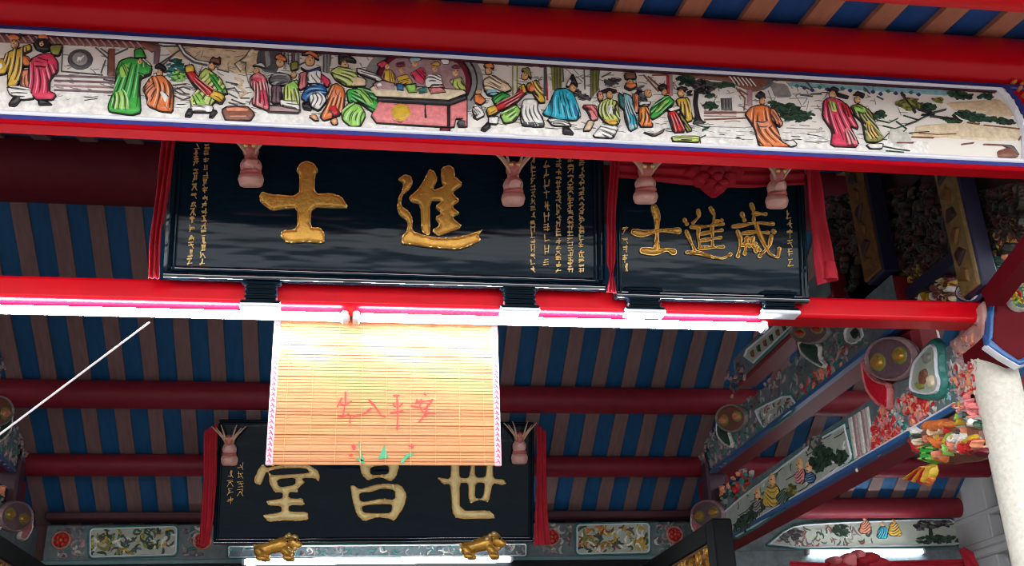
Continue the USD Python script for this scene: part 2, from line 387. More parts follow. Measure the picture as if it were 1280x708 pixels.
obj(fz, 'panel', flat(FR, I_.buffer(.004), .003), cream, smooth=False)
S_ = 871 / 160
T1, T2, T3, T4, T5, T6, T7, T8, T9, T10, T11 = [(x, y, S_) for x, y in ((0, 30), (130, 40), (220, 45), (340, 50), (450, 55), (580, 60), (660, 70), (760, 75), (880, 80), (1000, 85), (1120, 90))]
def foliage(parent, pl, name, col, g, h, size=.011):
    rnd = random.Random(int(g.centroid.x * 1e4)); x0, y0, x1, y1 = g.bounds; n = int(g.area / (size * size * .33)); A, B = [], []
    for k in range(n * 3):
        p = Point(rnd.uniform(x0, x1), rnd.uniform(y0, y1))
        if not g.contains(p): continue
        e = affinity.rotate(affinity.scale(p.buffer(1, 3), size * rnd.uniform(.5, 1.1), size * rnd.uniform(.2, .45)), rnd.uniform(-35, 35))
        (A if rnd.random() < .6 else B).append(flat(pl, e, h * rnd.uniform(.5, 1.1), .002))
        if len(A) + len(B) >= n: break
    if A: obj(parent, name, cat_(A), paint(col), kind='stuff', smooth=False)
    if B: obj(parent, name, cat_(B), mat('paint_leaf_' + col, tint(PAL[col], -.45 if col != 'black' else .25), .5), kind='stuff', smooth=False)
def piece(name, col, tile, pts, h=.006, sm=1, w=None, label=None, clip=True):
    x0, y0, s = tile; g = FR.poly([(x0 + x / s, y0 + y / s) for x, y in parse(pts)], sm)
    if clip: g = g.intersection(I_)
    if name in ('pine_foliage', 'dark_shrub', 'painted_bush', 'dark_leaves'): return foliage(fz, FR, name, col, g, h)
    return obj(fz, name, pillow(FR, g, h, w or h * 1.5, e=.5, base=.002), paint(col), label)
def strokes(name, col, tile, lines, wpx=4, h=.006, parent=None):
    x0, y0, s = tile; ms = []
    for t in lines:
        p = [(x0 + x / s, y0 + y / s) for x, y in parse(t)]
        l = FR.line(p); w = wpx / s * .0022
        ms.append(flat(FR, l.buffer(w / 2, cap_style='round', quad_segs=2).intersection(I_), h, .002))
    return obj(parent or fz, name, cat_(ms), paint(col), kind='stuff', smooth=False)
PX = (0, 0, 1)
# backdrop of the scene: ground, pavilions, rails, trees, terraces
piece('painted_ground', 'white', PX, '-60,112 0,115 70,113 150,118 320,140 520,160 900,157 1060,168 1160,178 1160,203 900,195 400,165 0,140 -60,136', .002, 0)
piece('painted_sky', 'tan', PX, '200,52 290,57 330,62 330,88 300,95 240,78 215,70', .0015)
piece('pavilion_roof', 'brown', PX, '-60,39 0,42.5 60,45 130,48 182,53 201,60 190,67 183,62 150,60 75,57 0,54 -60,52', .009, 0)
strokes('roof_lines', 'mauve', PX, [f'{x},{45 + x*.055:.1f} {x+7},{54+x*.045:.1f}' for x in range(0, 180, 9)], 2.2, .011)
for cx, cy, rx, ry, col, h in ((100.7, 75.4, 16, 13, 'dgrey', .006), (100.7, 75.4, 11.5, 9, 'grey', .008)):
    piece('round_window', col, PX, ' '.join(f'{cx+rx*math.cos(a):.1f},{cy+ry*math.sin(a):.1f}' for a in np.linspace(0, 6.1, 14)), h)
piece('window_tracery', 'white', PX, '94,77 97,70 102,72 105,68 109,73 105,77 108,81 101,80 98,83', .0095)
for yy in (95, 101, 107, 113):
    piece('railing', ['plum', 'mauve', 'plum', 'plum'][(yy // 6) % 4], PX, f'68,{yy-.5} 105,{yy+.7} 146,{yy+2} 146,{yy+4.6} 105,{yy+3.2} 68,{yy+2}', .006, 0)
piece('pavilion_post', 'brown', PX, '136,62 144,62 144,96 135,96', .008, 0)
strokes('post_brace', 'dgrey', T1, ['655,170 740,245', '690,175 745,215', '785,215 871,175', '720,255 690,340', '740,190 735,355', '770,190 768,355', '430,170 420,330 700,355'], 7)
piece('pavilion_post', 'plum', PX, '193,60 201,62 199,82 192,81', .008, 0)
for q in ('320,65 400,88 520,85 560,150 640,205 720,215', '330,85 410,105 505,105 545,170 610,215 700,235'):
    strokes('cloud_scroll', 'dgrey', T2, [q], 9, .007)
strokes('cloud_scroll', 'white', T2, ['325,75 405,97 512,95 552,160 625,210 710,225'], 12, .009)
strokes('cloud_scroll', 'dgrey', T2, ['385,220 520,130', '400,235 500,140', '480,400 540,380 590,400', '480,440 540,470 590,450', '470,400 530,430 580,430', '500,385 560,430', '770,260 850,280', '0,330 90,345', '0,375 80,390', '470,370 560,360'], 6)
piece('painted_bush', 'teal', T2, '440,210 500,180 540,240 545,330 470,340 430,280', .004)
piece('painted_bush', 'lgreen', T2, '470,290 530,270 550,330 480,345', .006)
piece('smoke_wisp', 'tan', T3, '400,285 470,310 435,350 492,390 440,425 425,415 470,390 415,350 450,315 395,300', .008)
piece('smoke_wisp', 'sand', T3, '470,80 540,95 510,130 540,150 430,190 460,230 440,245 395,195 510,150 480,125 510,105', .008)
strokes('smoke_lines', 'dgrey', T3, ['340,320 420,335', '340,370 400,360 430,400', '360,400 420,430', '380,440 460,470', '430,180 480,190 470,230', '500,110 470,150 400,200 440,250', '440,430 500,430', '520,430 500,470', '360,460 420,480', '480,270 470,220'], 6)
piece('dark_curtain', 'dgrey', T3, '560,100 720,95 730,160 680,260 600,250 545,190', .004)
piece('dark_curtain', 'grey', T3, '600,110 640,105 650,200 610,230', .006)
for x0_, c_ in ((730, 'grey'), (790, 'plum'), (820, 'grey')):
    piece('hall_post', c_, T3, f'{x0_},100 {x0_+22},100 {x0_+22},230 {x0_},230', .006, 0)
piece('long_bench', 'mauve', T3, '610,478 840,490 845,520 830,535 625,525', .01)
strokes('bench_lines', 'black', T3, ['610,485 830,500', '625,528 832,536 850,520'], 6, .013)
strokes('hall_posts', 'dgrey', T4, ['85,90 85,180', '110,85 112,170', '135,85 135,180', '180,90 180,180 350,100', '350,100 350,220', '375,95 375,230', '400,100 395,180', '155,90 155,190'], 7)
piece('hall_post', 'grey', T4, '355,95 395,98 392,230 350,225', .005, 0)
# moon gate behind the table
gx, gy = 450 + 430 / S_, 55 + 265 / S_
el = lambda a, b, cx=gx, cy=gy, n=40: ' '.join(f'{cx+a*math.cos(t):.2f},{cy+b*math.sin(t):.2f}' for t in np.linspace(0, 2 * math.pi, n, endpoint=False))
piece('moon_gate', 'grey', PX, el(75, 55), .004, 0)
piece('moon_gate', 'maroon', PX, el(60.5, 44), .006, 0)
piece('moon_gate_recess', 'mauve', PX, el(55, 39), .007, 0)
strokes('moon_gate_lines', 'black', PX, ['-1,-1 -2,-2'] if 0 else [' '.join(f'{gx+60*math.cos(t):.1f},{gy+43.6*math.sin(t):.1f}' for t in np.linspace(-3.6, .5, 30)), ' '.join(f'{gx+67*math.cos(t):.1f},{gy+49*math.sin(t):.1f}' for t in np.linspace(-.6, .5, 10))], 1.6, .009)
for x0_ in (330, 360, 545, 555, 615, 640, 660):
    strokes('hall_posts', 'dgrey' if x0_ % 2 else 'olive', T6, [f'{x0_},125 {x0_},330'], 9, .005)
piece('hall_post', 'red', T6, '550,130 562,130 572,360 560,360', .007, 0)
piece('hall_post', 'white', T6, '562,130 578,130 588,360 572,360', .007, 0)
piece('hall_post', 'olive', T6, '590,130 660,132 660,290 600,290', .004, 0)
piece('hall_post', 'olive', T7, '420,100 490,105 470,240 425,300', .004, 0)
strokes('curtain_lines', 'dgrey', T7, ['425,100 425,300', '440,100 440,280', '460,100 462,250', '480,105 475,240', '195,90 195,230', '215,90 215,220', '235,95 240,180', '330,240 400,300', '340,270 420,310', '380,100 385,230', '500,150 560,120'], 7)
piece('dark_leaves', 'black', T7, '320,230 400,280 430,310 360,300 310,270', .006)
piece('dark_leaves', 'dgrey', T7, '520,180 580,150 640,170 600,200 540,210', .006)
piece('dark_leaves', 'black', T7, '740,230 780,200 760,270 830,310 720,310', .008)
piece('hall_post', 'red', T8, '395,105 410,105 415,240 398,240', .007, 0)
piece('hall_post', 'mauve', T8, '412,105 436,105 438,250 416,250', .007, 0)
strokes('roof_lines', 'brown', T8, ['240,110 340,220', '270,120 350,190', '300,110 395,110'], 8)
piece('house_roof', 'brown', PX, '855,94.5 925,96 963,99 965,106 955,113 940,116 915,106 900,102 862,98', .009, 0)
piece('house_roof', 'dgrey', PX, '885,103 915,105 912,110 895,110 880,107', .006, 0)
strokes('roof_tiles', 'white', T9, [f'{165+k*28},{95+k*4} {205+k*28},{150+k*3}' for k in range(6)], 8, .011)
piece('dragon_tail', 'dgrey', T9, '320,95 440,90 470,105 460,150 400,185 340,170 400,150 410,120', .010)
piece('house_post', 'mauve', T9, '290,175 325,178 325,290 290,290', .008, 0)
strokes('house_lines', 'brown', T9, ['215,170 275,240 270,320', '235,180 300,220', '0,340 300,335', '0,385 280,375'], 8)
piece('house_window', 'dgrey', T9, '110,240 185,238 190,318 115,318', .006, 0)
strokes('window_bars', 'grey', T9, ['130,250 132,312', '150,250 152,312', '170,250 172,312'], 6, .009)
for yy in (350, 366, 382):
    piece('railing', 'mauve', T8, f'650,{yy} 871,{yy+2} 871,{yy+9} 650,{yy+7}', .005, 0)
piece('pine_trunk', 'black', T8, '585,200 620,210 605,300 625,400 660,440 570,445 590,390 575,300', .009)
for q in ('470,120 560,110 590,160 540,190 480,170', '560,150 640,140 740,180 720,230 640,240 590,210', '640,300 700,290 745,330 680,345', '500,190 540,200 560,250 520,230', '640,190 870,150 871,185 740,195', '660,235 720,240 700,260 650,260'):
    piece('pine_foliage', 'dgreen' if q[0] != '5' else 'black', T8, q, .008)
strokes('bank_lines', 'dgreen', T8, ['560,400 620,420 660,430', '600,450 680,470 640,490', '640,480 690,460', '660,520 620,540 625,570'], 8)
for q in ('430,255 500,270 560,300 540,370 490,330', '500,290 590,275 650,320 620,380 540,390', '600,310 690,330 745,340 700,390 600,400'):
    piece('dark_shrub', 'dgreen', T9, q, .008)
piece('lake_mist', 'grey', T9, '440,130 560,140 600,230 480,235', .002)
strokes('shore_lines', 'grey', T9, ['600,210 800,215', '560,440 800,450', '580,240 700,235', '0,430 280,440', '0,500 330,520', '620,150 640,190', '560,130 600,170'], 6, .003)
piece('lake_water', 'sky', PX, '985,103 1070,108 1190,113 1190,121 1120,116 1060,113 985,109', .002)
for k in range(17):
    x_ = 992 + k * 9.5; y_ = 108 + k * .55 + (k % 3) * 2
    piece('far_tree', 'navy' if k % 3 else 'teal', PX, f'{x_},{y_} {x_+4},{y_-2.5} {x_+7},{y_+.5} {x_+4},{y_+3}', .004)
for q, c_ in (('345,150 430,138 520,165 500,190 400,190', 'dgreen'), ('540,175 640,150 655,185 600,195', 'dgreen'), ('380,290 450,272 600,300 640,340 520,345 430,310', 'dgreen'), ('610,315 740,325 830,355 700,362 620,345', 'dgreen'), ('10,205 90,200 170,215 140,265 60,265', 'olive'),
              ('170,250 230,220 270,250 220,285', 'dgreen'), ('240,190 300,185 320,205 270,215', 'olive'), ('300,310 400,330 450,345 330,350', 'dgreen')):
    piece('pine_foliage', c_, T11, q, .009)
strokes('pine_branches', 'black', T11, ['30,150 70,215 125,285', '150,265 230,290 330,265', '60,370 130,345 230,290', '230,310 320,320 400,330 440,345', '170,300 250,300', '380,300 420,340'], 10, .011)
piece('sandy_terrace', 'tan', T11, '330,215 560,200 700,190 760,240 800,310 640,300 560,270 400,265', .004)
piece('sandy_terrace', 'sand', T11, '130,370 400,350 640,370 830,380 840,470 600,470 300,450 120,430', .004)
piece('sandy_terrace', 'tan', T11, '100,415 240,425 400,420 420,440 280,455 110,450', .006)
strokes('terrace_lines', 'brown', T11, ['150,425 280,435 400,430', '100,450 250,455', '590,370 830,395', '590,500 720,505 800,530', '440,500 520,490', '0,490 110,490', '480,350 560,362', '830,470 845,440'], 7, .008)
piece('dark_rock', 'brown', T11, '680,545 760,520 800,530 830,590 690,590', .009)
piece('dark_rock', 'dgrey', T11, '700,500 790,505 835,570 815,575 770,530', .011)
piece('pale_rock', 'pale', T11, '-40,380 60,400 110,480 20,520 -60,470', .004)
strokes('rock_lines', 'dgreen', T10, ['520,360 600,380 660,350', '560,400 640,420 700,400', '600,450 560,490', '560,540 660,560 740,570', '580,570 700,580', '650,370 720,420 700,440', '690,180 760,290', '700,330 800,360 871,330', '740,450 871,440', '480,310 540,350'], 8)
for q in ('650,240 760,210 830,240 780,290 660,270', '800,270 871,245 871,290 820,300', '480,310 560,300 570,345 510,355'):
    piece('pine_foliage', 'olive' if q[0] == '6' else 'dgreen', T10, q, .008)
strokes('lake_lines', 'dgrey', T10, ['0,130 60,150', '40,100 80,150', '70,185 140,180', '250,190 320,215', '430,140 470,180', '520,200 560,220', '0,190 80,200'], 8)

rnd = random.Random(77)
for (xa, xb, n_) in ((60, 200, 80), (200, 330, 130), (330, 470, 110), (580, 700, 120), (690, 830, 120), (820, 960, 90), (960, 1130, 100)):
    L = []
    for k in range(n_):
        x_ = rnd.uniform(xa, xb); top = 37 + x_ * .058; f_ = rnd.uniform(.08, .93); y_ = top + f_ * 92
        l_ = rnd.uniform(3, 13) * (1.6 if f_ > .75 else 1); a_ = rnd.gauss(.06, .12) if f_ > .5 or rnd.random() < .5 else rnd.uniform(-1.4, 1.4)
        L.append(f'{x_:.1f},{y_:.1f} {x_+l_*.5*math.cos(a_):.1f},{y_+l_*.5*math.sin(a_)+rnd.uniform(-1,1):.1f} {x_+l_*math.cos(a_):.1f},{y_+l_*math.sin(a_):.1f}')
    strokes('etched_lines', 'dgrey', PX, L[::2], .6, .0022); strokes('etched_lines', 'grey', PX, L[1::2], 1.5, .002)

# the court figures, left to right
figure(FR, fz, T1, [('fan', 'yellow', '-20,255 40,250 70,300 45,350 -20,360'), ('fan', 'white', '-15,280 25,275 42,305 20,335 -15,338', 1.1), ('trousers', 'white', '50,440 220,445 240,520 150,530 70,490'), ('boot', 'black', '60,565 95,515 150,490 160,505 110,570'),
    ('robe', 'yellow', '45,215 95,190 160,170 215,150 220,190 165,215 165,310 130,430 55,445 60,330 30,260'), ('sash', 'orange', '125,225 205,235 225,300 160,300'), ('skirt', 'salmon', '150,330 215,320 215,450 140,440'), ('head', 105, 148, 36), ('hat', 'orange', '55,95 100,85 145,100 140,125 70,125'), ('hat_wing', 'black', '120,55 145,50 175,105 140,115')], label='figure in yellow robe with a round fan')
figure(FR, fz, T1, [('fan', 'olive', '340,160 435,152 405,230 355,220'), ('hair', 'black', '228,140 255,105 335,110 350,150 345,190 300,200 250,185'), ('boot', 'black', '262,540 300,525 365,560 270,562'),
    ('robe', 'pink', '210,255 290,215 360,215 398,265 400,330 345,390 340,470 388,490 365,528 262,530 210,490 190,380'), ('sleeve', 'pink', '215,260 330,240 350,300 300,330 230,310', 1.2), ('head', 292, 155, 36), ('hat', 'orange', '258,85 330,78 345,120 262,125')], label='figure in pink robe with a leaf fan')
figure(FR, fz, T2, [('robe', 'green', '85,270 110,210 180,185 260,200 330,250 320,300 250,330 245,400 255,560 190,578 40,555 28,520 75,400'), ('sleeve', 'lgreen', '95,265 160,220 190,260 170,330 110,340', 1.15), ('skirt', 'lgreen', '75,420 150,400 200,560 50,545', 1.1), ('sleeve', 'green', '230,250 320,260 310,305 240,325', 1.2), ('head', 250, 220, 34), ('hat', 'green', '208,135 265,125 290,190 212,190'), ('hat_wing', 'white', '270,190 330,240 320,250 262,205')], label='official in green robe and green hat')
figure(FR, fz, T2, [('robe', 'orange', '265,400 320,320 400,305 465,370 478,450 470,560 390,552 300,515 288,440'), ('sleeve', 'salmon', '275,390 330,340 370,400 330,500 290,470', 1.15), ('skirt', 'white', '370,420 430,415 450,470 420,520 395,470', 1.2), ('sash', 'red', '400,510 430,480 465,540 440,560'), ('head', 380, 290, 30), ('hair', 'black', '345,250 380,225 425,250 420,285 385,262')], label='bowing figure in orange robe')
figure(FR, fz, T2, [('trousers', 'white', '590,500 740,510 750,560 600,560'), ('boot', 'black', '550,585 580,530 610,550 590,590'), ('boot', 'black', '715,590 740,540 775,550 740,595'),
    ('robe', 'lime', '650,300 700,255 800,330 845,420 760,480 720,525 600,525 585,470 640,400'), ('sleeve', 'green', '690,300 770,300 800,380 850,430 790,440', 1.1), ('skirt', 'lgreen', '600,450 650,420 720,520 610,515', 1.1), ('banner', 'red', '555,290 620,285 660,350 760,410 720,470 620,390', 1.35), ('banner', 'yellow', '550,250 612,240 625,290 558,300', 1.4), ('banner', 'yellow', '755,410 830,455 800,505 715,460', 1.4), ('head', 735, 245, 30), ('hat', 'brown', '720,215 745,180 770,200 795,180 790,235')], label='dancer in lime robe waving a red banner')
figure(FR, fz, T3, [('basin', 'brown', '310,515 350,490 490,490 540,540 505,590 340,592'), ('rim', 'salmon', '330,510 420,495 510,515 500,535 345,535', 1.2), ('band', 'salmon', '350,555 500,555 490,575 360,575', 1.15)], name='carved_brazier', label='round brown brazier')
figure(FR, fz, T3, [('robe', 'rose', '505,290 560,255 620,300 632,400 640,525 590,505 515,475 540,390 505,345'), ('skirt', 'pink', '560,380 620,370 640,520 560,470', 1.1), ('sleeve', 'pink', '510,290 600,300 590,345 520,340', 1.2), ('head', 548, 250, 28), ('hat', 'white', '520,215 590,195 615,235 560,215')], label='attendant in pink robe by the smoke')
figure(FR, fz, T3, [('robe', 'grey', '640,285 700,260 780,280 790,345 650,350'), ('tray', 'dgrey', '630,300 760,300 780,335 640,335', 1.3), ('skirt', 'plum', '650,350 720,350 720,470 650,470'), ('head', 708, 192, 38), ('hat', 'orange', '670,160 710,130 755,165 750,190 690,175')], label='attendant with orange hat carrying a dark tray')
figure(FR, fz, T3, [('skirt', 'white', '700,440 840,460 845,520 720,500'), ('robe', 'lime', '720,380 760,330 830,335 845,500 735,470'), ('sleeve', 'lgreen', '760,340 830,310 838,380 770,390', 1.2), ('head', 800, 275, 26), ('hat', 'olive', '775,200 830,185 835,235 785,250')], label='kneeling figure in lime robe')
figure(FR, fz, T4, [('sleeve', 'rose', '185,240 240,225 240,330 185,355'), ('sleeve', 'pink', '335,240 400,290 380,335 330,310'), ('robe', 'white', '235,235 335,215 340,310 240,310'), ('collar', 'navy', '190,195 240,225 330,195 330,225 250,245'), ('robe', 'blue', '240,330 345,305 380,365 350,410 290,370 235,440 195,400'), ('skirt', 'white', '250,390 330,375 375,425 320,495 265,470', 1.2), ('boot', 'black', '205,440 255,430 270,490 215,480'), ('head', 258, 150, 48), ('hat', 'orange', '195,110 260,85 310,110 320,150 262,115')], label='stout figure with orange face and blue skirt')
figure(FR, fz, T4, [('robe', 'orange', '390,330 440,305 498,350 490,500 410,545 350,560 325,530 370,460'), ('sash', 'salmon', '400,350 470,340 470,400 400,430', 1.1), ('skirt', 'red', '370,470 440,450 470,520 400,540', 1.1), ('foot', 'skin', '250,530 300,520 320,560 290,560'), ('foot', 'skin', '395,560 440,540 450,580 420,595')], label='orange robed figure seen from behind')
figure(FR, fz, T4, [('sleeve', 'white', '575,200 700,240 765,290 740,300 640,265 580,235'), ('skirt', 'green', '505,350 640,335 705,390 732,470 690,505 640,470 600,440 520,440'), ('skirt', 'lgreen', '470,500 520,440 600,450 640,520 600,600 540,605 480,555'), ('robe', 'lime', '395,225 460,190 560,220 605,290 570,330 500,325 430,280'), ('belly', 'tan', '560,260 640,280 640,330 530,330', 1.15), ('sleeve', 'lgreen', '545,350 640,360 690,430 700,480 630,450', 1.15), ('head', 495, 180, 36), ('hat', 'black', '452,115 505,105 570,150 570,165 515,155 455,175')], label='dancing official in green robe with a black cap')
figure(FR, fz, T5, [('head', 185, 165, 26), ('robe', 'yellow', '155,190 210,185 245,230 235,285 160,255'), ('hair', 'pink', '110,150 160,120 190,140 150,180')], H=.013, label='seated guest in yellow at the left of the table')
figure(FR, fz, T5, [('robe', 'yellow', '245,235 320,215 360,270 340,290 265,285'), ('head', 280, 190, 28), ('hat', 'maroon', '240,145 300,130 310,165 250,170')], H=.013, label='seated guest in yellow facing forward')
figure(FR, fz, T5, [('robe', 'pink', '335,215 420,165 450,200 430,290 385,270'), ('head', 370, 145, 30), ('hat', 'sky', '325,110 400,90 425,115 350,150')], H=.013, label='seated guest in pink with a pale hat')
figure(FR, fz, T5, [('robe', 'white', '440,225 550,215 570,310 440,315'), ('sash', 'mauve', '470,290 560,280 590,340 480,345'), ('head', 508, 180, 30), ('hat', 'gold', '475,150 520,125 550,150 530,165')], H=.013, label='seated host in white robe')
figure(FR, fz, T5, [('robe', 'lime', '600,260 690,230 725,335 650,320'), ('head', 648, 205, 34), ('hat', 'white', '530,100 610,105 605,150 560,150'), ('hair', 'maroon', '615,170 650,150 690,175 650,182')], H=.013, label='seated guest in lime at the right of the table')
figure(FR, fz, T5, [('tabletop', 'sand', '65,312 110,285 705,325 728,350 600,398 98,372'), ('edge', 'black', '98,370 600,395 728,348 728,388 605,432 120,405'), ('cloth', 'rose', '120,405 600,432 600,578 112,548 75,500', 1.0), ('cloth', 'rose', '606,432 728,388 728,572 690,575 690,520 650,520 640,575 606,580', .95), ('strap', 'black', '428,412 450,412 465,535 425,535', 1.1), ('leg', 'maroon', '545,580 612,580 608,618 543,615'), ('leg', 'black', '592,430 608,430 610,582 592,582', 1.15), ('leg', 'dgrey', '660,545 690,520 722,540 715,575 670,575', 1.1),
    ('roundel', 'gold', '200,485 222,435 275,420 330,437 352,485 330,532 275,550 222,535', 1.25), ('dish', 'mauve', '85,290 150,265 240,290 235,335 110,330', 1.3), ('dish', 'white', '105,295 140,285 160,315 115,320', 1.5), ('dish', 'blue', '245,290 300,295 295,340 250,335', 1.4), ('dish', 'lgreen', '300,300 380,290 385,350 330,355', 1.5), ('dish', 'teal', '390,330 450,310 455,350 400,360', 1.4), ('dish', 'rose', '460,320 560,320 580,350 480,362', 1.5)], name='carved_table', sm=0, label='pink altar table with a gold roundel')
figure(FR, fz, T6, [('ball', 'orange', '65,335 105,325 150,370 110,400 70,380'), ('robe', 'white', '50,420 110,400 140,470 80,500'), ('shoe', 'black', '60,475 105,445 115,470 70,490'), ('head', 95, 310, 26)], label='small attendant in white with an orange bundle')
figure(FR, fz, T6, [('trousers', 'white', '165,480 235,475 225,530 165,525'), ('boot', 'black', '110,565 160,512 180,545 140,578'), ('skirt', 'green', '185,345 260,310 320,340 210,400'), ('skirt', 'lgreen', '240,460 350,395 388,440 345,510 270,525'), ('robe', 'tan', '125,230 195,195 290,250 325,295 260,320 140,315'), ('sash', 'sky', '140,290 245,295 215,345 155,330', 1.1), ('banner', 'red', '200,410 330,345 380,290 418,320 335,405 215,450', 1.35), ('banner', 'yellow', '145,430 215,405 235,450 165,485', 1.4), ('banner', 'yellow', '365,290 405,260 425,320 395,330', 1.4), ('head', 165, 165, 32), ('hat', 'orange', '130,125 190,118 205,150 150,150')], label='dancer with a slanting red and yellow banner')
figure(FR, fz, T6, [('trousers', 'white', '400,360 490,360 525,460 545,540 480,548 388,530 380,440'), ('shoe', 'dgrey', '390,510 470,505 545,520 540,548 395,540'), ('robe', 'yellow', '415,260 500,225 553,380 510,385 460,310'), ('sleeve', 'orange', '420,265 480,250 490,320 430,310', 1.15), ('head', 412, 200, 32), ('hat', 'olive', '385,155 440,145 458,220 430,200')], label='figure in yellow jacket and white trousers')
figure(FR, fz, T6, [('trousers', 'white', '560,490 700,505 730,545 600,540'), ('boot', 'black', '668,545 702,545 748,600 670,595'), ('robe', 'cyan', '620,290 690,285 740,320 795,470 760,505 640,500 528,462 570,400'), ('sleeve', 'cyan', '630,295 690,300 720,440 660,420', 1.2), ('skirt', 'blue', '720,340 790,470 740,500', 1.1), ('head', 735, 285, 32), ('hat', 'black', '700,270 735,180 775,275 735,250'), ('hat', 'white', '690,270 715,215 730,240 712,275')], label='striding figure in cyan robe and black hat')
figure(FR, fz, T7, [('robe', 'rose', '365,345 460,345 475,440 430,455 400,385'), ('sleeve', 'red', '375,345 440,385 420,395 370,360', 1.15), ('trousers', 'tan', '400,450 450,455 420,520 370,520'), ('head', 490, 290, 28), ('hat', 'rose', '465,260 500,250 510,300 480,320')], label='attendant bending in a rose jacket')
figure(FR, fz, T7, [('skirt', 'white', '430,560 500,475 615,490 575,575'), ('robe', 'lime', '480,335 530,300 605,320 625,470 540,485 475,410'), ('collar', 'black', '570,360 605,320 600,420 560,430', 1.2), ('sleeve', 'white', '530,350 580,340 570,420 530,420', 1.15), ('sash', 'yellow', '500,450 610,440 600,480 560,490', 1.2), ('head', 552, 275, 30), ('hat', 'black', '480,255 540,230 600,245 590,260 520,255')], label='crouching figure in lime and white')
figure(FR, fz, T7, [('robe', 'sky', '640,260 700,285 725,400 745,495 690,525 655,440'), ('skirt', 'cyan', '665,410 720,400 740,490 690,500', 1.1), ('robe', 'salmon', '705,270 748,268 745,400 712,395'), ('sleeve', 'teal', '610,260 650,290 650,380 620,350', 1.1), ('head', 692, 200, 38), ('hat', 'brown', '650,130 725,125 735,165 660,170'), ('beard', 'orange', '655,205 730,205 735,225 690,245 655,228', 1.45)], label='figure with orange beard and blue robe')
figure(FR, fz, T8, [('robe', 'orange', '205,330 268,328 285,420 305,465 208,465'), ('sash', 'yellow', '215,335 250,335 245,450 220,450', 1.15), ('sleeve', 'white', '210,295 290,295 270,325 205,322'), ('head', 268, 235, 36), ('shoe', 'mauve', '230,500 310,520 380,480 370,500 310,530')], label='figure in orange tunic with outstretched arms')
figure(FR, fz, T8, [('robe', 'green', '275,405 290,330 340,285 400,248 455,300 340,395 300,415'), ('sleeve', 'lgreen', '300,370 350,300 420,275 400,320 330,385', 1.2), ('hair', 'black', '335,190 370,172 395,190 390,222 350,215'), ('head', 380, 228, 24)], label='figure bowing in a bright green sleeve')
figure(FR, fz, T8, [('skirt', 'lime', '425,530 620,530 612,572 440,568'), ('robe', 'yellow', '455,275 545,265 572,420 530,435 480,340'), ('skirt', 'red', '400,370 450,345 525,500 440,505'), ('skirt', 'olive', '470,360 520,420 570,490 530,500', .95), ('collar', 'white', '395,350 460,325 490,345 420,370', 1.2), ('head', 492, 235, 32), ('hair', 'black', '460,205 500,190 528,225 500,215')], label='figure in yellow robe with a red skirt')
figure(FR, fz, T9, [('robe', 'orange', '275,350 310,305 370,288 440,300 455,390 495,460 520,540 585,575 440,580 370,572 340,450 290,375'), ('sleeve', 'salmon', '440,310 470,320 530,420 510,440 450,400', 1.2), ('sash', 'salmon', '330,400 440,400 470,440 370,480', 1.15), ('shoe', 'white', '520,540 600,530 630,560 580,578'), ('head', 392, 262, 26), ('hair', 'black', '345,225 375,195 405,215 410,250 380,245')], label='lone figure in orange robe by the house')
figure(FR, fz, T10, [('robe', 'pink', '145,340 155,230 190,212 270,228 332,290 395,430 330,402 402,548 200,542 215,440'), ('robe', 'lime', '172,228 240,245 240,330 185,312', 1.2), ('sleeve', 'red', '255,240 320,270 360,380 280,330', 1.15), ('skirt', 'rose', '280,420 330,410 390,540 300,540', 1.1), ('head', 215, 190, 30), ('hair', 'black', '185,160 215,138 255,155 250,178 215,165'), ('hat_wing', 'black', '245,180 325,205 315,216 250,198')], label='lady in pink and red robes')
figure(FR, fz, T10, [('robe', 'olive', '335,270 395,255 480,310 515,420 565,490 520,515 440,515 418,380 365,330'), ('skirt', 'yellow', '425,370 465,370 530,495 450,505', 1.15), ('sleeve', 'lgreen', '345,275 440,280 430,335 370,330', 1.2), ('shoe', 'white', '440,530 560,525 550,560 470,560'), ('head', 385, 225, 28), ('hair', 'black', '355,190 395,175 432,190 425,212 390,195')], label='companion in olive and yellow robes')
for k, (x, y) in enumerate(((1266, 104), (1273, 112), (1279, 120), (1284, 128), (1277, 106))):
    g = FR.poly([(x - 4, y), (x, y - 4), (x + 4, y), (x, y + 4)], 2)
    obj(fz, 'carved_cloud', pillow(FR, g, .02, .008), paint('salmon' if k % 2 else 'orange'))

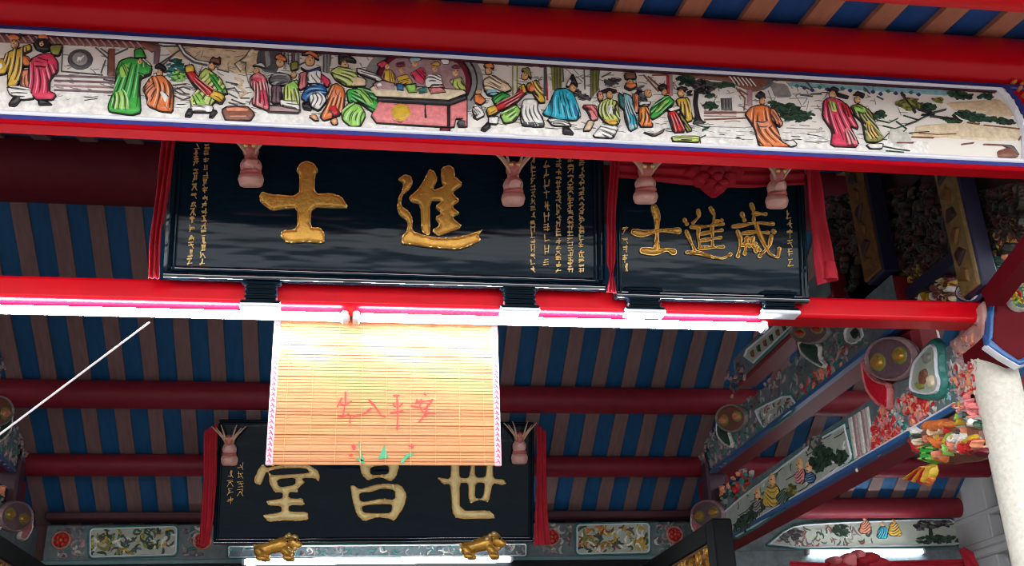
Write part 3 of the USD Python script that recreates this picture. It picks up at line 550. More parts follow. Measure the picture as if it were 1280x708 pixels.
# ------------------------------------------------------------------ the two black plaques on the main beam
CK[0] = .18
def tilted(Yb, zb, deg):
    t = math.radians(deg); return Plane((0, Yb, zb), (1, 0, 0), (0, -math.cos(t), -math.sin(t)))
def pbox(pl, u0, u1, v0, v1, h0, h1, c=.006):
    m = cbox(u0, u1, v0, v1, h0, h1, c); return trimesh.Trimesh(pl.w(m.vertices), m.faces, process=False)
zb = onY(480, 356, 3.5)[2]
PP = tilted(3.5, zb, 14)
def plaque(name, label, pl, u0, u1, v0, v1, fr=.028, th=.05):
    t = thing(name, label, 'plaque')
    obj(t, 'board', pbox(pl, u0 + .01, u1 - .01, v0 + .01, v1 - .01, -th, -.012, .004), black)
    for nm, q in (('bottom_moulding', (u0, u1, v0, v0 + fr)), ('top_moulding', (u0, u1, v1 - fr, v1)), ('side_moulding', (u0, u0 + fr, v0 + fr, v1 - fr)), ('side_moulding', (u1 - fr, u1, v0 + fr, v1 - fr))):
        obj(t, nm, pbox(pl, *q, -th, .006, .012), black)
        a = list(q)
        if a[1] - a[0] > a[3] - a[2]: a[0] += fr * .8; a[1] -= fr * .8; (a.__setitem__(2, q[3]), a.__setitem__(3, q[3] + .012)) if nm[0] == 'b' else (a.__setitem__(3, q[2]), a.__setitem__(2, q[2] - .012))
        else: a = [q[1], q[1] + .012, q[2] - .0, q[3]] if a[0] == u0 else [q[0] - .012, q[0], q[2], q[3]]
        obj(t, 'inner_bead', pbox(pl, *a, -.014, .001, .004), black)
    p0, p1 = pl.w([[u0 + fr, v0 + fr + .010, -.012], [u1 - fr, v0 + fr + .010, -.012]]); obj(t, 'added_glint_bead', tube(np.linspace(p0, p1, 6), .011, 16), gloss)  # bead added to catch a bright line of sky along the bottom
    p0, p1 = pl.w([[u0 + .004, v0 + .012, .004], [u1 - .004, v0 + .012, .004]]); obj(t, 'lower_roll', tube(np.linspace(p0, p1, 6), .010, 16), gloss)
    return t
def foot(t, pl, px0, px1, ptop, pbot, Y):
    a, b = onY(px0, pbot, Y), onY(px1, pbot, Y); top = onY((px0 + px1) / 2, ptop, Y)[2]; x0, x1 = a[0], b[0]; z0 = (a[2] + b[2]) / 2
    f = part(t, 'plaque_foot', 'black stepped foot under the plaque')
    n = 5; hgt = top - z0
    obj(f, 'block', cbox(x0 + .004, x1 - .004, Y + .006, 3.552, z0, top + .01, .004), blackm)
    for k in range(n):
        za = z0 + hgt * k / n
        obj(f, 'step', cbox(x0 - (.012 if k in (0, n - 1) else 0), x1 + (.012 if k in (0, n - 1) else 0), Y - .006, Y + .03, za + .003, za + hgt / n * .8, .006), black)
    obj(f, 'tube_glint_strip', cbox(x0 - .012, x1 + .012, Y - .012, 3.552, z0 - .014, z0 + .001, .004), white, 'painted tube glint as a pale strip under the black foot')  # reflection of the lamp tube on the foot, built as a white strip
def glyph_px(pl, t, tile, polys, H=.016, w=.008, name='character', label=None, m=None, rim=True, base=-.012, holes=()):
    x0, y0, s = tile
    g = unary_union([pl.poly([(x0 + x / s, y0 + y / s) for x, y in parse(q)], 1) for q in polys])
    for q in holes: g = g.difference(pl.poly([(x0 + x / s, y0 + y / s) for x, y in parse(q)], 1))
    f = part(t, name, label)
    obj(f, 'stroke_face', pillow(pl, g.buffer(-.003), H, w, e=.7, base=base), m or gold)
    if rim: obj(f, 'stroke_edge', pillow(pl, g.difference(g.buffer(-.0045)), H + .002, .003, e=.7, base=base, res=.01), goldl)
    return g
def brush(pl, tile, lines, wid):
    """brush strokes: each line is a spine with a swelling width, as one outline"""
    x0, y0, s = tile; out = []
    for t in lines:
        f = wid
        if isinstance(t, tuple): t, f = t
        p = np.array([pl.uv(x0 + x / s, y0 + y / s) for x, y in parse(t)])
        q = [p[0]]
        for a, b in zip(p[:-1], p[1:]): q += [a + (b - a) * k / 6 for k in range(1, 7)]
        q = np.array(q); 
        for _ in range(2): q[1:-1] = (q[:-2] + q[1:-1] * 2 + q[2:]) / 4
        n = len(q); ww = f * (.72 + .28 * np.cos(np.linspace(-1.2, 5.2, n)))
        cs = [Point(a).buffer(r / 2, 5) for a, r in zip(q, ww)]
        out.append(unary_union([unary_union([c, d]).convex_hull for c, d in zip(cs[:-1], cs[1:])]))
    return unary_union(out)
def brushchar(pl, t, tile, lines, wid, label, H=.02, base=-.012, m=None, lm=None, name='character'):
    g = brush(pl, tile, lines, wid); f = part(t, name, label)
    obj(f, 'stroke_face', pillow(pl, g.buffer(-.0012), H, wid * .5, e=.35, base=base, res=wid * .3), m or gold)
    obj(f, 'stroke_edge', pillow(pl, g.difference(g.buffer(-wid * .13)), H * .75, wid * .06, e=.6, base=base, res=.02), lm or goldl)
    return g
def inscription(pl, t, x, y0, y1, n, wpx, seed, m, label='column of small gilt writing', base=-.012, slope=0):
    """a column of small brush-written marks, as illegible as they are in the photo"""
    rnd = random.Random(seed); ms = []
    dy = (y1 - y0) / n
    for k in range(n):
        cy = y0 + dy * (k + .5); cx = x + slope * (cy - y0); h = dy * .44; w = wpx / 2; lines = []
        for j in range(rnd.choice((3, 4, 4))):
            kind = rnd.random(); a = rnd.uniform(-.9, .9)
            if kind < .5: lines.append(f'{cx-w*rnd.uniform(.5,1):.2f},{cy+h*a:.2f} {cx+w*rnd.uniform(.5,1):.2f},{cy+h*(a-.15):.2f}')
            elif kind < .75: lines.append(f'{cx+w*a:.2f},{cy-h:.2f} {cx+w*a*.8:.2f},{cy+h*rnd.uniform(.2,1):.2f}')
            else: lines.append(f'{cx:.2f},{cy-h*.4:.2f} {cx+w*(.9 if a>0 else -.9):.2f},{cy+h*.8:.2f}')
        ms.append(flat(pl, brush(pl, (0, 0, 1), lines, .0045), .005, base))
    return obj(t, 'inscription', cat_(ms), m, label, kind='stuff', smooth=False)

uL = PP.uv(203, 349)[0]; uR = PP.uv(757, 362)[0]
pq = plaque('big_plaque', 'large black lacquered plaque with two gilt characters and columns of small writing', PP, uL, uR, .0, .62)
Q1, Q2, Q3, Q4 = (290, 175, 755 / 160), (480, 185, 755 / 160), (780, 230, 772 / 120), (880, 230, 772 / 120)
glyph_px(PP, pq, Q1, ['395,330 397,205 378,180 400,138 440,122 485,138 510,180 490,205 490,318 580,312 645,330 690,400 620,400 470,395 463,515 520,515 548,550 545,610 440,600 330,610 285,570 290,535 385,525 385,400 300,405 235,418 165,365 160,330 178,303 225,320'], label='gilt character 士')
glyph_px(PP, pq, Q2, ['80,185 120,155 160,165 172,205 150,245 110,275 100,340 150,375 172,420 165,490 260,520 340,530 440,525 530,500 590,475 555,515 575,545 500,580 440,600 300,590 160,570 105,565 105,520 135,490 140,430 90,395 75,350 85,290 105,255 115,205',
    '265,122 300,140 318,185 285,250 345,230 380,200 420,165 470,215 400,262 450,310 400,345 450,385 400,410 470,465 350,510 320,520 280,485 330,455 300,410 340,385 300,345 345,310 270,312 275,500 260,520 220,490 215,330 160,318 145,290 200,245 240,180', '345,220 335,160 340,115 385,100 415,120 420,170 400,250'], label='gilt character 進')
for k, (x, n, w) in enumerate(((667, 17, 6), (684, 10, 7.5), (699, 20, 6.5), (714, 22, 7.5), (728, 24, 6.5))):
    inscription(PP, pq, x, 196, 341 - (k == 1) * 8, n, w, 40 + k, golds, slope=-.005)
inscription(PP, pq, 246, 176, 332, 15, 6.5, 51, golds, slope=-.06)
inscription(PP, pq, 258, 178, 332, 17, 6.5, 52, golds, slope=-.035)
foot(pq, PP, 304, 346, 350, 380, 3.5); foot(pq, PP, 630, 671, 357, 386, 3.5)

v0s = PP.uv(890, 378)[1]
uL2, uR2 = PP.uv(769, 365)[0], PP.uv(1012, 385)[0]
PS = tilted(3.5, zb, 14)
sq = plaque('small_plaque', 'smaller black plaque with three gilt characters and a red cloth rosette on top', PS, uL2, uR2, -.028, PS.uv(890, 216)[1], fr=.014)
brushchar(PS, sq, Q3, ['245,185 270,260 268,400 265,510', '85,385 150,400 300,370 440,375', '155,535 260,545 350,525 400,545'], .03, 'gilt character 士')
brushchar(PS, sq, (780, 230, 772 / 120), ['490,285 510,320', '505,380 540,460 570,530', '510,550 600,550 720,590 800,600 860,565', '600,210 610,260 560,310', '545,345 640,345 800,320', '605,345 600,430 615,515', '700,190 730,240 725,330', '620,400 790,370', '620,455 780,430', '610,515 800,505', '712,330 715,500', '740,300 790,290'], .0165, 'gilt character 進')
brushchar(PS, sq, Q4, ['385,160 405,210 405,290', '405,235 500,240', '310,235 330,290', '240,340 320,330 420,310 560,320', '275,380 300,440 290,520 275,580', '320,395 430,385 520,390', '425,325 450,400 490,490 530,560 600,595 610,520', '545,420 530,500 450,580', '570,385 560,375', '340,440 400,430', '350,430 330,560', '400,440 370,500', '390,480 420,540', '310,490 420,480', '430,510 450,530'], .0175, 'gilt character 歲')
inscription(PS, sq, 782, 283, 340, 5, 7, 61, golds)
inscription(PS, sq, 987, 262, 334, 6, 7, 62, golds, slope=.03)
foot(sq, PS, 786, 828, 358, 388, 3.5); foot(sq, PS, 957, 996, 364, 389, 3.5)

# ------------------------------------------------------------------ gourd-shaped hooks hanging in front of the plaques
gourdm = mat('pink_gourd_wood', (228, 172, 160), .45, coat=.2, var=.1, scale=30)
gourdr = mat('rose_gourd_band', (204, 116, 112), .45, var=.1)
antlerm = mat('antler_wood', (206, 168, 140), .4, coat=.2, var=.12)
def gourd(label, pl, cx, ytop, ymid, ybot, wpx, crown=True, hoff=.012, long=False):
    """a flat carved double gourd with a crown of curling antlers above it"""
    t = thing('gourd_hook', label, 'hook'); back = -.014 - hoff; pl = Plane(pl.o + pl.n * hoff, pl.u, pl.n)
    def ell(y, rx, ry): return [(cx + rx * math.cos(a), y + ry * math.sin(a)) for a in np.linspace(0, 2 * math.pi, 18, endpoint=False)]
    hl = (ybot - ymid); w = wpx / 2
    lo = pl.poly([(cx - w * .85, ymid + hl * .1), (cx + w * .85, ymid + hl * .1), (cx + w, ymid + hl * .5), (cx + w * .8, ybot), (cx - w * .8, ybot), (cx - w, ymid + hl * .5)], 2)
    up = pl.poly(ell(ymid - hl * .38, w * .83, hl * .6), 0)
    nk = pl.poly([(cx - w * .42, ytop), (cx + w * .42, ytop), (cx + w * .55, ymid - hl * .5), (cx - w * .55, ymid - hl * .5)], 1)
    obj(t, 'lower_bulb', pillow(pl, lo, .05, .03, e=.3, base=.0), gourdm)
    obj(t, 'upper_bulb', pillow(pl, up.difference(lo.buffer(.001)), .045, .028, e=.3, base=.0), gourdm)
    obj(t, 'neck', pillow(pl, nk.difference(up.buffer(.001)), .034, .016, e=.4, base=.0), gourdm)
    band = pl.poly([(cx - w * .78, ymid - hl * .12), (cx + w * .78, ymid - hl * .12), (cx + w * .82, ymid + hl * .18), (cx - w * .82, ymid + hl * .18)], 1)
    obj(t, 'waist_band', pillow(pl, band, .052, .02, e=.4, base=.001), gourdr)
    if crown:
        def P3(x, y, h): u, v = pl.uv(x, y); return pl.w([u, v, h])[0]
        for sgn in (-1, 1):
            for k, (dx, dy, r) in enumerate(((1.5, 1.0, .006), (.7, 1.1, .005), (1.1, .9, .0045))):
                pts = [P3(cx + sgn * w * .25, ytop + 2, .03), P3(cx + sgn * w * (.5 + .2 * (k == 0)), ytop - hl * .45 * dy, .045), P3(cx + sgn * w * dx * .9, ytop - hl * .9 * dy, .05), P3(cx + sgn * w * dx * 1.3, ytop - hl * 1.3 * dy, .04)]
                pts = np.array(pts); q = [pts[0]]
                for tt in np.linspace(.1, 1, 10):
                    q.append((1 - tt) ** 3 * pts[0] + 3 * (1 - tt) ** 2 * tt * pts[1] + 3 * (1 - tt) * tt ** 2 * pts[2] + tt ** 3 * pts[3])
                obj(t, 'antler', tube(q, np.linspace(r * 1.5, r * .5, len(q))), antlerm)
        fc = pl.poly(ell(ytop - hl * .15, w * .62, hl * .5), 0)
        obj(t, 'beast_face', pillow(pl, fc, .05, .02, e=.3, base=.004), gourdr)
        for sgn in (-1, 1):
            e = P3(cx + sgn * w * .3, ytop - hl * .3, .052); obj(t, 'eye', sph(e, .009, 2), goldl)
    o = pl.w([*pl.uv(cx, ytop), back])[0]
    obj(t, 'mounting_pin', tube([o, pl.w([*pl.uv(cx, ytop), .02])[0]], .008), blackm)
    return t
gourd('pink gourd hook hanging left of the big gilt 士, top cut off by the frieze', PP, 314, 193, 216, 235, 33)
gourd('pink gourd hook hanging right of the big gilt 進', PP, 641, 216, 240, 259, 30)
gourd('pink gourd hook at the upper left corner of the smaller plaque', PS, 806, 218, 238, 256, 31, hoff=.034)
gourd('pink gourd hook at the upper right corner of the smaller plaque', PS, 970, 224, 243, 262, 28, hoff=.034)

# ------------------------------------------------------------------ red cloth on the plaques
def ribbon(label, pl, left, right, h=.03, name='red_drape', amp=.012, waves=2.5, tail=None):
    """hanging cloth: two traced edges, gathered into soft folds"""
    L = np.array([pl.uv(*p) for p in parse(left)]); Rr = np.array([pl.uv(*p) for p in parse(right)])
    def rs(P, n):
        d = np.r_[0, np.cumsum(np.linalg.norm(np.diff(P, axis=0), axis=1))]; q = np.linspace(0, d[-1], n)
        return np.stack([np.interp(q, d, P[:, i]) for i in (0, 1)], 1)
    n, m_ = 40, 17; a, b = rs(L, n), rs(Rr, n); V = []
    for i in range(n):
        for j in range(m_):
            f = j / (m_ - 1); p = a[i] * (1 - f) + b[i] * f
            wv = amp * math.sin(f * waves * 2 * math.pi + .8 * math.sin(i * .13)) + amp * .4 * math.sin(i * .3 + f * 5)
            V.append((*p, h + wv))
    V = pl.w(V); F = [[i * m_ + j, i * m_ + j + 1, (i + 1) * m_ + j + 1, (i + 1) * m_ + j] for i in range(n - 1) for j in range(m_ - 1)]
    back = V - pl.n * .004; N = len(V)
    F2 = [[N + x for x in f[::-1]] for f in F]
    ring = [j for j in range(m_)] + [i * m_ + m_ - 1 for i in range(1, n)] + [(n - 1) * m_ + j for j in range(m_ - 2, -1, -1)] + [i * m_ for i in range(n - 2, 0, -1)]
    S = [[ring[k], N + ring[k], N + ring[(k + 1) % len(ring)], ring[(k + 1) % len(ring)]] for k in range(len(ring))]
    me = meshkit.arrays((np.vstack([V, back]), np.array(F + F2 + S)))
    t = trimesh.Trimesh(me[0], me[1], process=False); trimesh.repair.fix_normals(t)
    return t
def drape(label, *a, **k):
    p = obj(None, 'red_drape', ribbon(label, *a, **k), pinkred, label, cat='cloth', smooth=60); return p
drape('red cloth strip hanging down the left edge of the big plaque', PP, '205,166 196,250 187,310 186,349', '221,166 214,230 203,290 201,350', h=.02)
drape('red cloth strip hanging between the two black plaques, knotted near its foot', PP, '762,190 757,270 757,330 762,342 757,366', '775,190 769,260 767,330 764,342 769,368', h=.02, amp=.006)
t = thing('red_drape', 'red cloth strip falling slantwise beside the smaller plaque, rolled at its lower end', 'cloth')
obj(t, 'cloth', ribbon('', PS, '1002,208 1008,270 1013,320 1019,358', '1018,208 1027,270 1036,320 1042,352', h=.03, amp=.01, waves=1.2), pinkred, smooth=60)
a_, b_ = PS.w([*PS.uv(1033, 330), .03])[0], PS.w([*PS.uv(1033, 352), .035])[0]
obj(t, 'rolled_end', tube([a_, (a_ + b_) / 2, b_], [.02, .026, .03], 14), pinkred)
sw = thing('red_swag', 'red cloth swag with a rosette draped over the top of the smaller plaque', 'cloth')
obj(sw, 'swag_cloth', ribbon('', PS, '768,196 860,200 920,204 1004,204', '768,222 830,229 850,231 880,234 940,236 1004,232', h=.012, amp=.006), pinkred, smooth=60)
rnd = random.Random(5)
for k, (dx, dy, rx, ry) in enumerate(((-24, -8, 14, 9), (24, -8, 14, 9), (-12, -12, 12, 9), (12, -12, 12, 9), (-16, 2, 12, 10), (16, 2, 12, 10), (0, -6, 13, 10), (-7, 9, 10, 9), (7, 9, 10, 9), (0, 16, 8, 8), (0, 2, 9, 8))):
    g = PS.poly([(891 + dx + rx * math.cos(a) * (1 + .08 * math.sin(5 * a + k)), 224 + dy + ry * math.sin(a)) for a in np.linspace(0, 6.28, 16, endpoint=False)], 1)
    obj(sw, 'ruffle', pillow(PS, g, .03 + .004 * k, .02, e=.2, base=.006), pinkred)
g = PS.poly(parse('868,226 891,222 914,226 905,240 891,250 878,240'), 1)
obj(sw, 'rosette_tail', pillow(PS, g, .035, .02, e=.3, base=.004), pinkred)

# ------------------------------------------------------------------ bamboo blind
BY = 3.685
BL = Plane((0, BY, 2.8), (1, 0, 0), (0, -1, 0))
bam = [mat('bamboo_%d' % k, c, .55, var=.10, scale=9, stretch=(1, 1, 30), trans=.25) for k, c in enumerate(((206, 142, 92), (201, 136, 86), (209, 148, 98), (190, 126, 80)))]
bl = thing('bamboo_blind', 'bamboo slat blind hanging under the red beam with red brush writing and pink edging', 'blind')
bx0, bx1, bz0, bz1 = onY(332, 577, BY)[0], onY(627, 585, BY)[0], onY(480, 582, BY)[2], 3.085
ns = 46; dz = (bz1 - bz0) / ns; rnd = random.Random(11); sl = {0: [], 1: [], 2: [], 3: []}
for k in range(ns):
    z = bz0 + dz * (k + .5); c = rnd.choice((0, 0, 1, 1, 2, 2, 3)); h = dz * rnd.uniform(.475, .497)
    dy = rnd.uniform(-.0012, .0012)
    mname = obj(bl, 'bamboo_slat', cbox(bx0 + .018, bx1 - .018, BY + dy - .003, BY + dy + .002, z - h, z + h, .0015), bam[c], smooth=False)
thread = cat_([tube([(x, BY - .0045, bz0), (x, BY - .0045, (bz0 + bz1) / 2), (x, BY - .0045, bz1)], .0011, 5) for x in np.linspace(bx0 + .06, bx1 - .06, 9)])
obj(bl, 'binding_threads', thread, mat('blind_thread', (206, 150, 96), .7), kind='stuff', smooth=False)
pinkc = mat('pink_edging_cloth', (238, 186, 196), .8, var=.08, trans=.2)
for sx, xe in ((0, bx0), (1, bx1)):
    lab = 'pink cloth edging with a red pattern'
    e_ = part(bl, 'edging', lab)
    xa = xe if sx == 0 else xe - .024
    obj(e_, 'edging_cloth', cbox(xa, xa + .024, BY - .006, BY + .005, bz0 - .002, bz1, .003), pinkc)
    pat = []
    for k in range(26):
        z = bz0 + .01 + k * (bz1 - bz0 - .03) / 26; cx = xa + .012
        g = LineString([(cx - .006, z - 2.8), (cx + .003, z + .005 - 2.8), (cx + .006, z - .004 - 2.8), (cx - .002, z + .011 - 2.8)]).buffer(.0018, quad_segs=2)
        pat.append(flat(BL, g, .0012, .0055))
    obj(e_, 'edging_pattern', cat_(pat), paint('pink'), kind='stuff', smooth=False)
obj(bl, 'top_rail', cbox(bx0, bx1, BY - .01, BY + .012, 3.07, 3.088, .004), bam[3])
TB = (400, 480, 1030 / 160)
redink = mat('red_ink', (204, 44, 40), .6, var=.15)
for lab, lines in (('red brush character 出', ['205,70 205,150 185,265', '175,120 140,185', '165,165 200,180 250,145', '150,265 200,265 230,245', '245,260 240,315']), ('red brush character 入', ['410,200 360,245 270,262', '395,135 440,180 490,255 530,265']), ('red brush character 平', ['595,100 635,98', '590,165 605,185', '660,165 640,185', '570,235 665,220', '620,110 625,250 620,370']), ('red brush character 安', ['840,80 850,95', '730,180 765,185', '780,130 770,160', '780,150 890,140', '815,130 800,195 860,260', '870,165 840,260 800,305', '750,185 860,200', '850,235 930,235', '905,130 880,170'])):
    g = brush(BL, TB, lines, .0075); obj(bl, 'character', flat(BL, g, .0015, .0035), redink, lab, smooth=False)
grn = mat('green_leaf_paint', (58, 140, 98), .6); 
fl = part(bl, 'flower_motif', 'painted green leaves with red buds at the foot of the blind')
for q in ('460,610 490,560 515,490 535,545 555,600', '310,470 325,465 335,560 360,630 320,625', '640,640 690,570 750,555 755,570 700,600 660,650', '285,600 320,600 370,640 330,645'):
    obj(fl, 'leaf', flat(BL, BL.poly([(400 + x * 160 / 1030, 480 + y * 160 / 1030) for x, y in parse(q)], 1).intersection(sbox(bx0, bz0 - 2.8, bx1, 1)), .0015, .0035), grn, smooth=False)
for q in ('250,500 275,485 290,520 270,545', '715,490 745,485 755,515 730,530', '225,575 255,565 270,580 240,590'):
    obj(fl, 'bud', flat(BL, BL.poly([(400 + x * 160 / 1030, 480 + y * 160 / 1030) for x, y in parse(q)], 1), .0015, .0035), redink, smooth=False)

# ------------------------------------------------------------------ back wall: name plaque, frieze, lamp board
zb2 = onY(465, 680, 6.86)[2]
PB = tilted(6.86, zb2, 15)
ul, ur = PB.uv(266, 681)[0], PB.uv(667, 678)[0]
hp = plaque('hall_name_plaque', 'black plaque with three gilt characters naming the hall, below the bamboo blind', PB, ul, ur, .0, PB.uv(650, 528)[1], fr=.02)
A1, A2, A3 = (310, 560, 708 / 110), (420, 540, 708 / 120), (530, 560, 817 / 150)
gl2 = mat('hall_gilt', (246, 214, 150), .42, metal=.25, var=.15, scale=20, bump=.1)
glyph_px(PB, hp, A1, ['60,290 50,250 80,180 120,130 150,165 300,130 480,135 560,180 580,230 570,275 540,245 430,245 460,280 400,330 400,362 330,355 330,410 440,405 460,465 330,462 330,515 480,515 490,580 400,590 280,585 165,600 120,545 150,535 270,520 270,470 165,465 145,425 280,410 280,360 215,362 170,280 170,210 150,190 105,300', '180,100 210,100 215,150 190,150', '330,110 380,105 385,145 340,150'], H=.03, w=.02, label='gilt character 堂', m=gl2, holes=['230,255 385,240 380,300 250,320', '160,190 270,165 470,165 500,205 300,215 190,220'])
glyph_px(PB, hp, A2, ['105,400 130,395 175,425 270,395 360,380 480,390 525,465 500,560 430,660 390,640 300,630 205,665 150,610 120,500', '170,235 250,225 430,215 470,250 440,340 400,370 350,340 290,340 235,362 190,320'], H=.03, w=.02, label='gilt character 昌', m=gl2, holes=['172,450 260,445 340,418 435,430 435,505 340,490 200,520 175,505', '190,545 340,535 415,535 405,600 300,600 200,600', '250,262 385,245 390,310 320,318 255,318'])
glyph_px(PB, hp, A3, ['85,200 180,215 182,100 240,100 240,205 305,205 320,100 345,100 345,200 418,205 425,100 468,100 468,210 540,215 560,245 530,255 465,240 440,375 390,355 345,365 315,380 300,330 302,240 240,240 245,430 440,425 475,455 480,485 220,485 190,440 180,248 130,250'], H=.03, w=.02, label='gilt character 世', m=gl2, holes=['350,240 415,240 400,345 345,345'])
inscription(PB, hp, 287.5, 588, 632, 4, 8, 71, golds); inscription(PB, hp, 300, 578, 622, 4, 8, 72, golds)
gourd('pink gourd hook at the left end of the hall name plaque', PB, 287, 553, 568, 583, 22)
gourd('pink gourd hook at the right end of the hall name plaque', PB, 649, 550, 565, 581, 21)
dk = Plane((0, 7.2, 3), (1, 0, 0), (0, -1, 0))
drape('red cloth hanging at the left end of the hall name plaque', PB, '256,540 256,600 252,650 250,681', '273,530 272,600 268,650 263,681', h=.05, amp=.008)
drape('red cloth hanging at the right end of the hall name plaque', PB, '669,530 669,600 667,650 666,682', '681,540 682,600 683,650 687,680', h=.05, amp=.008)

WF = Plane((0, 7.56, 3), (1, 0, 0), (0, -1, 0))
wz0, wz1 = WF.uv(465, 699)[1], WF.uv(465, 655)[1]
greycarve = mat('grey_carved_ground', (98, 110, 114), .55, var=.3, scale=18)
wf = thing('wall_frieze', 'carved frieze band along the top of the door wall, with white framed picture panels', 'frieze')
obj(wf, 'band', cbox(-2.02, 2.50, 7.56, 7.64, 3 + wz0, 3 + wz1, .008), greycarve)
obj(wf, 'lower_fillet', cbox(-2.02, 2.50, 7.535, 7.58, 3 + wz0 - .03, 3 + wz0 + .004, .006), mat('teal_fillet', (96, 130, 134), .5))
obj(wf, 'lamp_board', cbox(-2.02, 2.50, 7.495, 7.62, 3 + wz0 - .16, 3 + wz0 - .031, .006), blackm)
def curls(pl, parent, region, n, cols, size, seed, H=.02, name='carved_scroll', inner=None):
    """carved scrollwork: little comma-shaped leaves, one mesh per colour"""
    rnd = random.Random(seed); by = {}; x0, y0, x1, y1 = region.bounds
    tries = 0
    while n > 0 and tries < 6000:
        tries += 1
        p = np.array([rnd.uniform(x0, x1), rnd.uniform(y0, y1)])
        if not region.contains(Point(p)): continue
        n -= 1; a = rnd.uniform(0, 6.28); L = size * rnd.uniform(.7, 1.5); k = rnd.choice((-1, 1)) * rnd.uniform(.8, 2.9); q = [p]
        for i in range(6):
            q.append(q[-1] + L / 6 * np.array([math.cos(a), math.sin(a)])); a += k / 6 * (1 + i * .35)
        q = np.array(q); ww = size * .17 * np.sin(np.linspace(.7, 2.95, 7))
        cs = [Point(c).buffer(max(r, size * .04), 3) for c, r in zip(q, ww)]
        g = unary_union([unary_union([c, d]).convex_hull for c, d in zip(cs[:-1], cs[1:])])
        by.setdefault(rnd.choice(cols), []).append((g, H * rnd.uniform(.6, 1.1)))
    for c, L in by.items():
        ms = [pillow(pl, g.intersection(region.buffer(size * .1)), h, size * .2, e=.25, base=-.001, res=size * .11) for g, h in L]
        obj(parent, name, cat_(ms), paint(c) if isinstance(c, str) else c, kind='stuff')
def pframe(pl, parent, poly, wd, H=.02, m=None, panel=None, blue_=True):
    if blue_: obj(parent, 'panel_border', pillow(pl, poly.buffer(wd * .9).difference(poly.buffer(-.001)), H * .7, wd * .4, e=.5, res=wd * .5), paint('teal'))
    obj(parent, 'panel_frame', pillow(pl, poly.difference(poly.buffer(-wd)), H, wd * .45, e=.5, res=wd * .5), m or white)
    obj(parent, 'panel_ground', flat(pl, poly.buffer(-wd * .8), .009), panel or cream, smooth=False)
    return poly.buffer(-wd * 1.3)
pale = mat('pale_panel', (172, 178, 164), .5, var=.12, scale=12)
p1 = WF.poly(parse('112,661 222,658 221,695 112,698'), 0).buffer(-.03).buffer(.03)
i1 = pframe(WF, wf, p1, .012, panel=pale)
curls(WF, wf, i1, 90, ['dgreen', 'dgreen', 'olive', 'dgrey', 'white', 'gold'], .075, 21, .02, 'carved_foliage')
p2 = WF.poly(parse('720,656 812,654 812,692 720,694'), 0).buffer(-.03).buffer(.03)
i2 = pframe(WF, wf, p2, .012, panel=pale)
curls(WF, wf, i2, 90, ['brown', 'olive', 'gold', 'white', 'dgreen', 'orange'], .075, 22, .02, 'carved_foliage')
p3 = WF.poly(parse('285,683 658,680 658,696 285,698'), 0).buffer(-.016).buffer(.016)
i3 = pframe(WF, wf, p3, .010, panel=greycarve)
curls(WF, wf, i3, 130, ['grey', 'teal', 'pale', 'mauve', 'dgrey'], .06, 23, .016)
for q, sd in (('70,658 108,657 108,698 70,700', 31), ('226,657 262,656 262,697 226,698', 32), ('676,653 716,652 716,694 676,696', 33), ('816,652 852,651 852,692 816,693', 34)):
    g = WF.poly(parse(q), 0); curls(WF, wf, g.buffer(-.015), 34, ['grey', 'mauve', 'teal', 'pale', 'plum'], .06, sd, .016)
for x, y in ((77, 676), (253, 677), (689, 672), (843, 669)):
    c = WF.uv(x, y); f = part(wf, 'flower_boss', 'red flower boss')
    for k in range(5):
        a = k * 2 * math.pi / 5; g = Point(c[0] + .028 * math.cos(a), c[1] + .028 * math.sin(a)).buffer(.022, 6)
        obj(f, 'petal', pillow(WF, g, .028, .014, e=.3), paint('red'))
    obj(f, 'ring', pillow(WF, Point(c).buffer(.062, 10).difference(Point(c).buffer(.05, 10)), .022, .006), paint('salmon'))
    obj(f, 'heart', pillow(WF, Point(c).buffer(.013, 6), .034, .012), gold)

